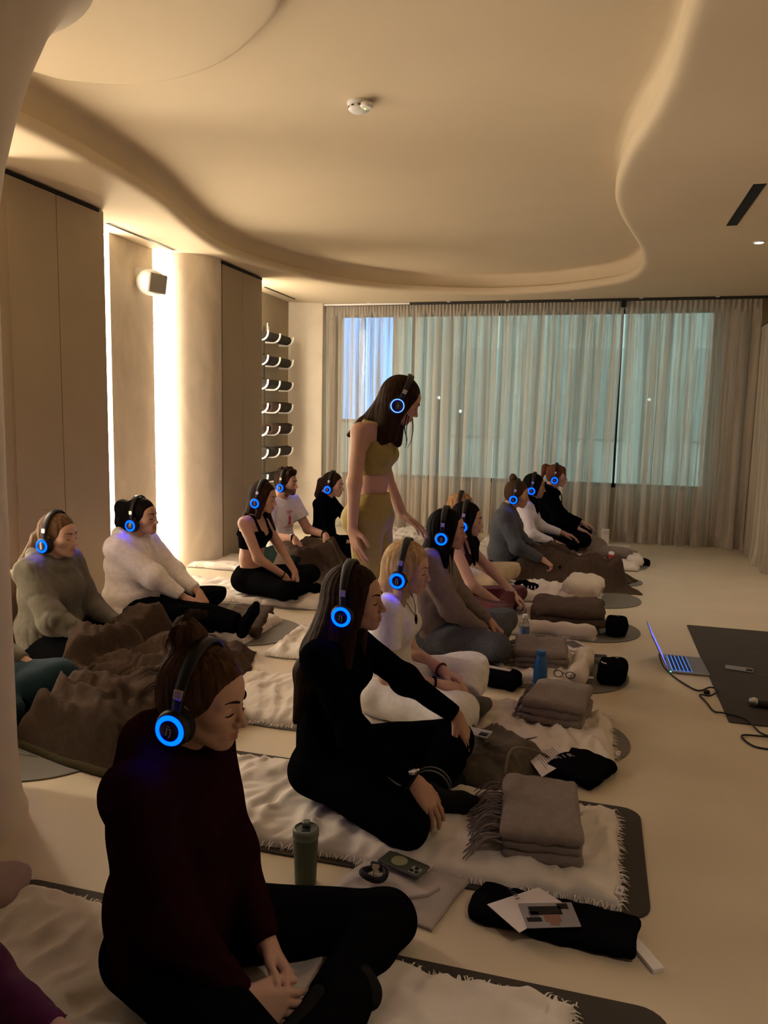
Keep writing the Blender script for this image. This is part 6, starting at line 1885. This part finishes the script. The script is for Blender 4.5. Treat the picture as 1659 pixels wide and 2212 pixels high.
for a in ((-0.075, -0.071, -0.05, 0.05), (0.071, 0.075, -0.05, 0.05), (-0.075, 0.075, -0.05, -0.046), (-0.075, 0.075, 0.046, 0.05)): MB().box(*a, 0.0, 0.026).build('rim', M_grey, t, bevel=0.001)
t = empty('care_label', (0.03, 4.14, 0.05), R(20), 'small white care label sticking out of the quilt roll', 'label')
MB().box(-0.018, 0.022, -0.012, 0.012, 0.0, 0.0015).build('tab', M_card, t)
t = empty('sewn_label', (0.155, 3.20, 0.055), R(80), 'small white label on the blonde woman\'s quilt corner', 'label'); MB().box(-0.018, 0.018, -0.008, 0.008, -0.01, 0.0).build('tab', M_card, t); txt('air', 0.012, t, (0, 0, 0.0005), 0, M_ink)
t = empty('sewn_label', (0.135, 2.235, 0.040), R(80), 'small white label on the nearest tasselled-throw quilt corner', 'label'); MB().box(-0.022, 0.022, -0.010, 0.010, -0.006, 0.003).build('tab', M_card, t); txt('air', 0.016, t, (0, 0, 0.0035), 0, M_ink)
gl = empty('reading_glasses', (-0.10, 4.08, 0.055), R(-6), 'dark reading glasses on the quilt beside the blue bottle', 'glasses')
for s in (-1, 1):
    MB().tube([(s * 0.032 + 0.024 * math.cos(R(a)), 0.0, 0.018 + 0.018 * math.sin(R(a))) for a in range(0, 360, 20)], 0.0022, 6, closed=True).build('rim', M_black, gl, smooth=True)
    MB().tube([(s * 0.057, 0, 0.022), (s * 0.06, 0.06, 0.012), (s * 0.055, 0.12, 0.003)], 0.002, 6).build('temple', M_black, gl, smooth=True)
MB().tube([(-0.010, 0, 0.022), (0, 0, 0.026), (0.010, 0, 0.022)], 0.002, 6).build('bridge', M_black, gl, smooth=True)
# wine-bra woman's phone, photo card; shoe and other far things
phone(-0.24, 4.955, 0.007, R(2), 'black phone at the near edge of the oval mat', M_black, 0)
kc = [(-0.215, 4.955), (-0.075, 4.755), (0.04, 4.855), (-0.07, 5.03)]
t = card('photo card on the floor by the oval mat', kc, 0.004)
oncard(t, kc, 0.18, 0.80, 0.25, 0.82, M_ink, 'printed_photo'); oncard(t, kc, 0.35, 0.55, 0.08, 0.16, M_ink, 'printed_line')
sh = empty('sneaker', (-0.46, 6.30, 0.0), R(0), 'black sneaker with white stripes at the cream quilt', 'shoe')
S = Solid(); S.cap((-0.10, 0, 0.045), (0.02, 0, 0.05), 0.040, 0.036, 0.03).cap((0.02, 0, 0.04), (0.12, 0.005, 0.032), 0.038, 0.028, 0.03, (YAX, 1.25)).cap((-0.09, 0, 0.06), (-0.05, 0, 0.085), 0.036, 0.032, 0.03)
S.ell((-0.06, 0, 0.13), (0.035, 0.024, 0.045), 0.01, None, 's'); S.cut((0, 0, 0.012), (0, 0, -1), 0.004)
v, q = S.mesh(0.008, smooth=1); link('upper', npmesh('upper', v, q), M_fab, sh)
MB().prism([(-0.135 + 0.0, -0.035), (-0.05, -0.038), (0.06, -0.047), (0.13, -0.035), (0.15, 0.0), (0.13, 0.04), (0.05, 0.045), (-0.05, 0.038), (-0.135, 0.035)], 0.0, 0.02).build('sole', M_dark, sh, bevel=0.006)
for i in range(3): MB().box(-0.02 + i * 0.028, -0.012 + i * 0.028, -0.049, -0.036, 0.03, 0.07, Matrix.Rotation(R(0), 4, 'Y')).build('stripe', M_card, sh, bevel=0.002)
bx = empty('floor_box', (0.16, 9.28, 0), R(3), 'small pale box standing against the curtain behind the row', 'box')
MB().box(-0.04, 0.04, -0.03, 0.03, 0.0, 0.16).build('body', M_white, bx, bevel=0.004); MB().box(-0.034, 0.034, -0.0315, -0.029, 0.10, 0.15).build('panel', M_card, bx)
t, top = pouch('black pouch at the far mat end near the window', 0.52, 7.95, 0.10, 0.16, 0.07, 0.1, 66, 'black_pouch', res=0.012)
t, top = pouch('black bag on the floor beside the silver flask', -3.20, 7.12, 0.22, 0.18, 0.09, 0.2, 67, 'black_bag', res=0.012)
for i, (x, y, lb) in enumerate(((-3.58, 6.14, 'small orange wrapper by the foot of the light strip'), (-3.38, 6.33, 'tiny red lip balm right of the water bottle by the column'))):
    t = empty('small_item', (x, y, 0.0), 0.4 * i, lb, 'trinket')
    MB().lathe([(0.010, 0.0), (0.0115, 0.004), (0.0115, 0.03), (0.008, 0.036), (0.001, 0.037)], 14).build('tube', mk(f'trinket_{i}', (0.5, 0.16, 0.08), 0.5), t, smooth=True)
t = empty('candle_holder', (-3.45, 6.30, 0), 0, 'little white stick beside the column water bottle', 'trinket'); MB().lathe([(0.009, 0), (0.010, 0.003), (0.010, 0.05), (0.006, 0.055), (0.001, 0.056)], 14).build('stick', M_capw, t, smooth=True)

# ---- brown bag at the left edge
hb = empty('shoulder_bag', (-1.86, 1.62, 0.0), R(35), 'brown leather handbag with a ring handle at the left picture edge', 'bag')
M_leather = mk('brown_leather', (0.11, 0.045, 0.022), 0.5, var=0.1, bump=0.1, bscale=120, spec=0.4)
S = Solid(); S.cap((-0.12, 0, 0.09), (0.12, 0, 0.09), 0.085, 0.085, 0.04).cap((-0.10, 0, 0.18), (0.10, 0, 0.18), 0.05, 0.05, 0.05); S.cut((0, 0, 0.004), (0, 0, -1), 0.01)
v, q = S.mesh(0.012, smooth=2); link('bag_body', npmesh('bag_body', v, q), M_leather, hb)
MB().tube([(0.085 * math.cos(R(a)), 0, 0.22 + 0.12 * math.sin(R(a))) for a in range(-10, 191, 10)], 0.010, 8).build('handle', M_leather, hb, smooth=True)

# ---- teacher's corner: laptop, cable, phone, microphone
lp = empty('laptop', (0.57, 4.685, 0.0), R(1.5), 'open laptop with glowing blue keyboard on the floor', 'laptop')
M_alu = mk('space_grey', (0.24, 0.23, 0.22), 0.35, metal=0.6, spec=0.5)
MB().box(-0.105, 0.112, -0.165, 0.165, 0.0, 0.014).build('base', M_alu, lp, bevel=0.004)
kb = MB().box(-0.088, 0.020, -0.145, 0.145, 0.0138, 0.0146).build('keyboard', emission('key_glow', (0.10, 0.28, 1.0), 1.2), lp)
kmesh = MB().box(-0.0082, 0.0082, -0.0083, 0.0083, 0.0146, 0.0165); km = pymesh('key', kmesh.v, kmesh.f)
M_key = mk('key_cap', (0.02, 0.022, 0.03), 0.5)
for r_ in range(5):
    for c_ in range(14):
        k_ = link('key', km, M_key, kb, smooth=False); k_.location = (-0.076 + r_ * 0.0212, -0.1345 + c_ * 0.0207, 0)
MB().box(0.032, 0.098, -0.05, 0.05, 0.0138, 0.0144).build('trackpad', M_grey, lp, bevel=0.0)
mm = Matrix.Translation((-0.108, 0, 0.012)) @ Matrix.Rotation(R(-27), 4, 'Y')
sc_ = MB().box(-0.006, 0.0, -0.165, 0.165, 0.0, 0.225, mm).build('screen_lid', M_alu, lp, bevel=0.002)
MB().box(0.0, 0.0012, -0.158, 0.158, 0.012, 0.218, mm).build('display', emission('laptop_display', (0.16, 0.17, 0.95), 1.3), lp)
cb = empty('power_cable', (0, 0, 0), 0, 'looped black power cable running from the laptop', 'cable')
M_cable = mk('black_rubber', (0.012, 0.011, 0.010), 0.6)
MB().tube(catmull([(0.465, 4.74, 0.012), (0.43, 4.73, 0.045), (0.425, 4.66, 0.05), (0.44, 4.58, 0.02), (0.47, 4.50, 0.006), (0.52, 4.36, 0.006), (0.59, 4.25, 0.006), (0.655, 4.30, 0.014), (0.69, 4.26, 0.016), (0.64, 4.17, 0.012), (0.59, 4.18, 0.008), (0.61, 4.08, 0.006), (0.63, 3.96, 0.006), (0.67, 3.93, 0.013), (0.76, 3.88, 0.013), (0.80, 3.74, 0.006), (0.86, 3.70, 0.006), (0.80, 3.69, 0.010), (0.71, 3.68, 0.006), (0.74, 3.57, 0.006), (0.84, 3.55, 0.006), (1.0, 3.50, 0.006)], 6), 0.0045, 8).build('cord', M_cable, cb, smooth=True)
MB().box(0.615, 0.645, 4.215, 4.245, 0.0, 0.02).build('cable_tie', M_cable, cb, bevel=0.005)
MB().lathe([(0.004, 0.0), (0.004, 0.004), (0.001, 0.0045)], 12, (0.475, 4.515, 0.010)).build('charge_light', emission('charge_green', (0.1, 1.0, 0.4), 3), cb)
phone(0.865, 4.70, 0.007, R(-8), 'phone lying face down on the dark teacher mat', M_grey, 2)
mc = empty('microphone', (0.93, 4.09, 0.026), R(-4), 'silver-tipped microphone at the edge of the teacher mat', 'microphone')
MB().lathe([(0.017, -0.09), (0.020, -0.06), (0.018, 0.16)], 20, axis='x').build('handle', M_dark, mc, smooth=True)
MB().lathe([(0.006, -0.125), (0.020, -0.118), (0.0255, -0.100), (0.024, -0.082), (0.018, -0.078)], 20, axis='x').build('head', M_steel, mc, smooth=True)

# ---- print on the man's t-shirt, logo on the nearest hoodie
root, J = CAST['L4']


def on_chest(root, J, kind, y, z, dx):
    """front of the garment at a height, found on the mesh"""
    g_ = [c for c in root.children if c.name.startswith(kind)][0]
    n = len(g_.data.vertices); a = np.empty(n * 3, np.float32); g_.data.vertices.foreach_get('co', a); a = a.reshape(-1, 3)
    d = (a[:, 1] - y) ** 2 + (a[:, 2] - z) ** 2 + np.where(a[:, 0] < 0, 1, 0)
    return float(a[np.argsort(d)[:4], 0].max()) + dx


tz = J['chest'][2]
for body, size, z in (('SFM', 0.045, tz + 0.05), ('GOODNESS', 0.026, tz - 0.085), ('open studio', 0.012, tz - 0.115)):
    x = on_chest(root, J, 't_shirt', 0.0, z, 0.003)
    o = txt(body, size, root, (x, 0, z), R(90), M_RED if size > 0.02 else M_ink, 'printed_lettering', R(90))
x = on_chest(root, J, 't_shirt', 0.0, tz - 0.01, 0.003)
MB().add([(0, a, b) for a, b in ((-0.018, -0.05), (0.016, -0.05), (0.008, -0.01), (0.026, 0.012), (0.004, 0.012), (0.002, 0.05), (-0.016, 0.02), (-0.010, -0.01))] + [(0.002, a, b) for a, b in ((-0.018, -0.05), (0.016, -0.05), (0.008, -0.01), (0.026, 0.012), (0.004, 0.012), (0.002, 0.05), (-0.016, 0.02), (-0.010, -0.01))],
         [tuple(range(8, 16)), tuple(reversed(range(8)))]).build('printed_figure', M_RED, root).location = (x, 0, tz - 0.012)

# necklace of the blonde woman, lying on her t-shirt
root, J = CAST['R2']; nk = np.asarray(J['neck'], float)
loop = []
for y, z in ((-0.062, 0.0), (-0.055, -0.035), (-0.036, -0.065), (-0.014, -0.088), (0.0, -0.095), (0.014, -0.088), (0.036, -0.065), (0.055, -0.035), (0.062, 0.0)):
    loop.append((on_chest(root, J, 't_shirt', y, nk[2] + z, 0.002), y, nk[2] + z))
MB().tube(catmull(loop, 3), 0.0015, 6).build('necklace', M_black, root, smooth=True)
MB().lathe([(0.001, -0.045), (0.006, -0.04), (0.0075, -0.02), (0.004, 0.0), (0.001, 0.002)], 12, (on_chest(root, J, 't_shirt', 0, nk[2] - 0.12, 0.005), 0, nk[2] - 0.095)).build('pendant', M_black, root, smooth=True)
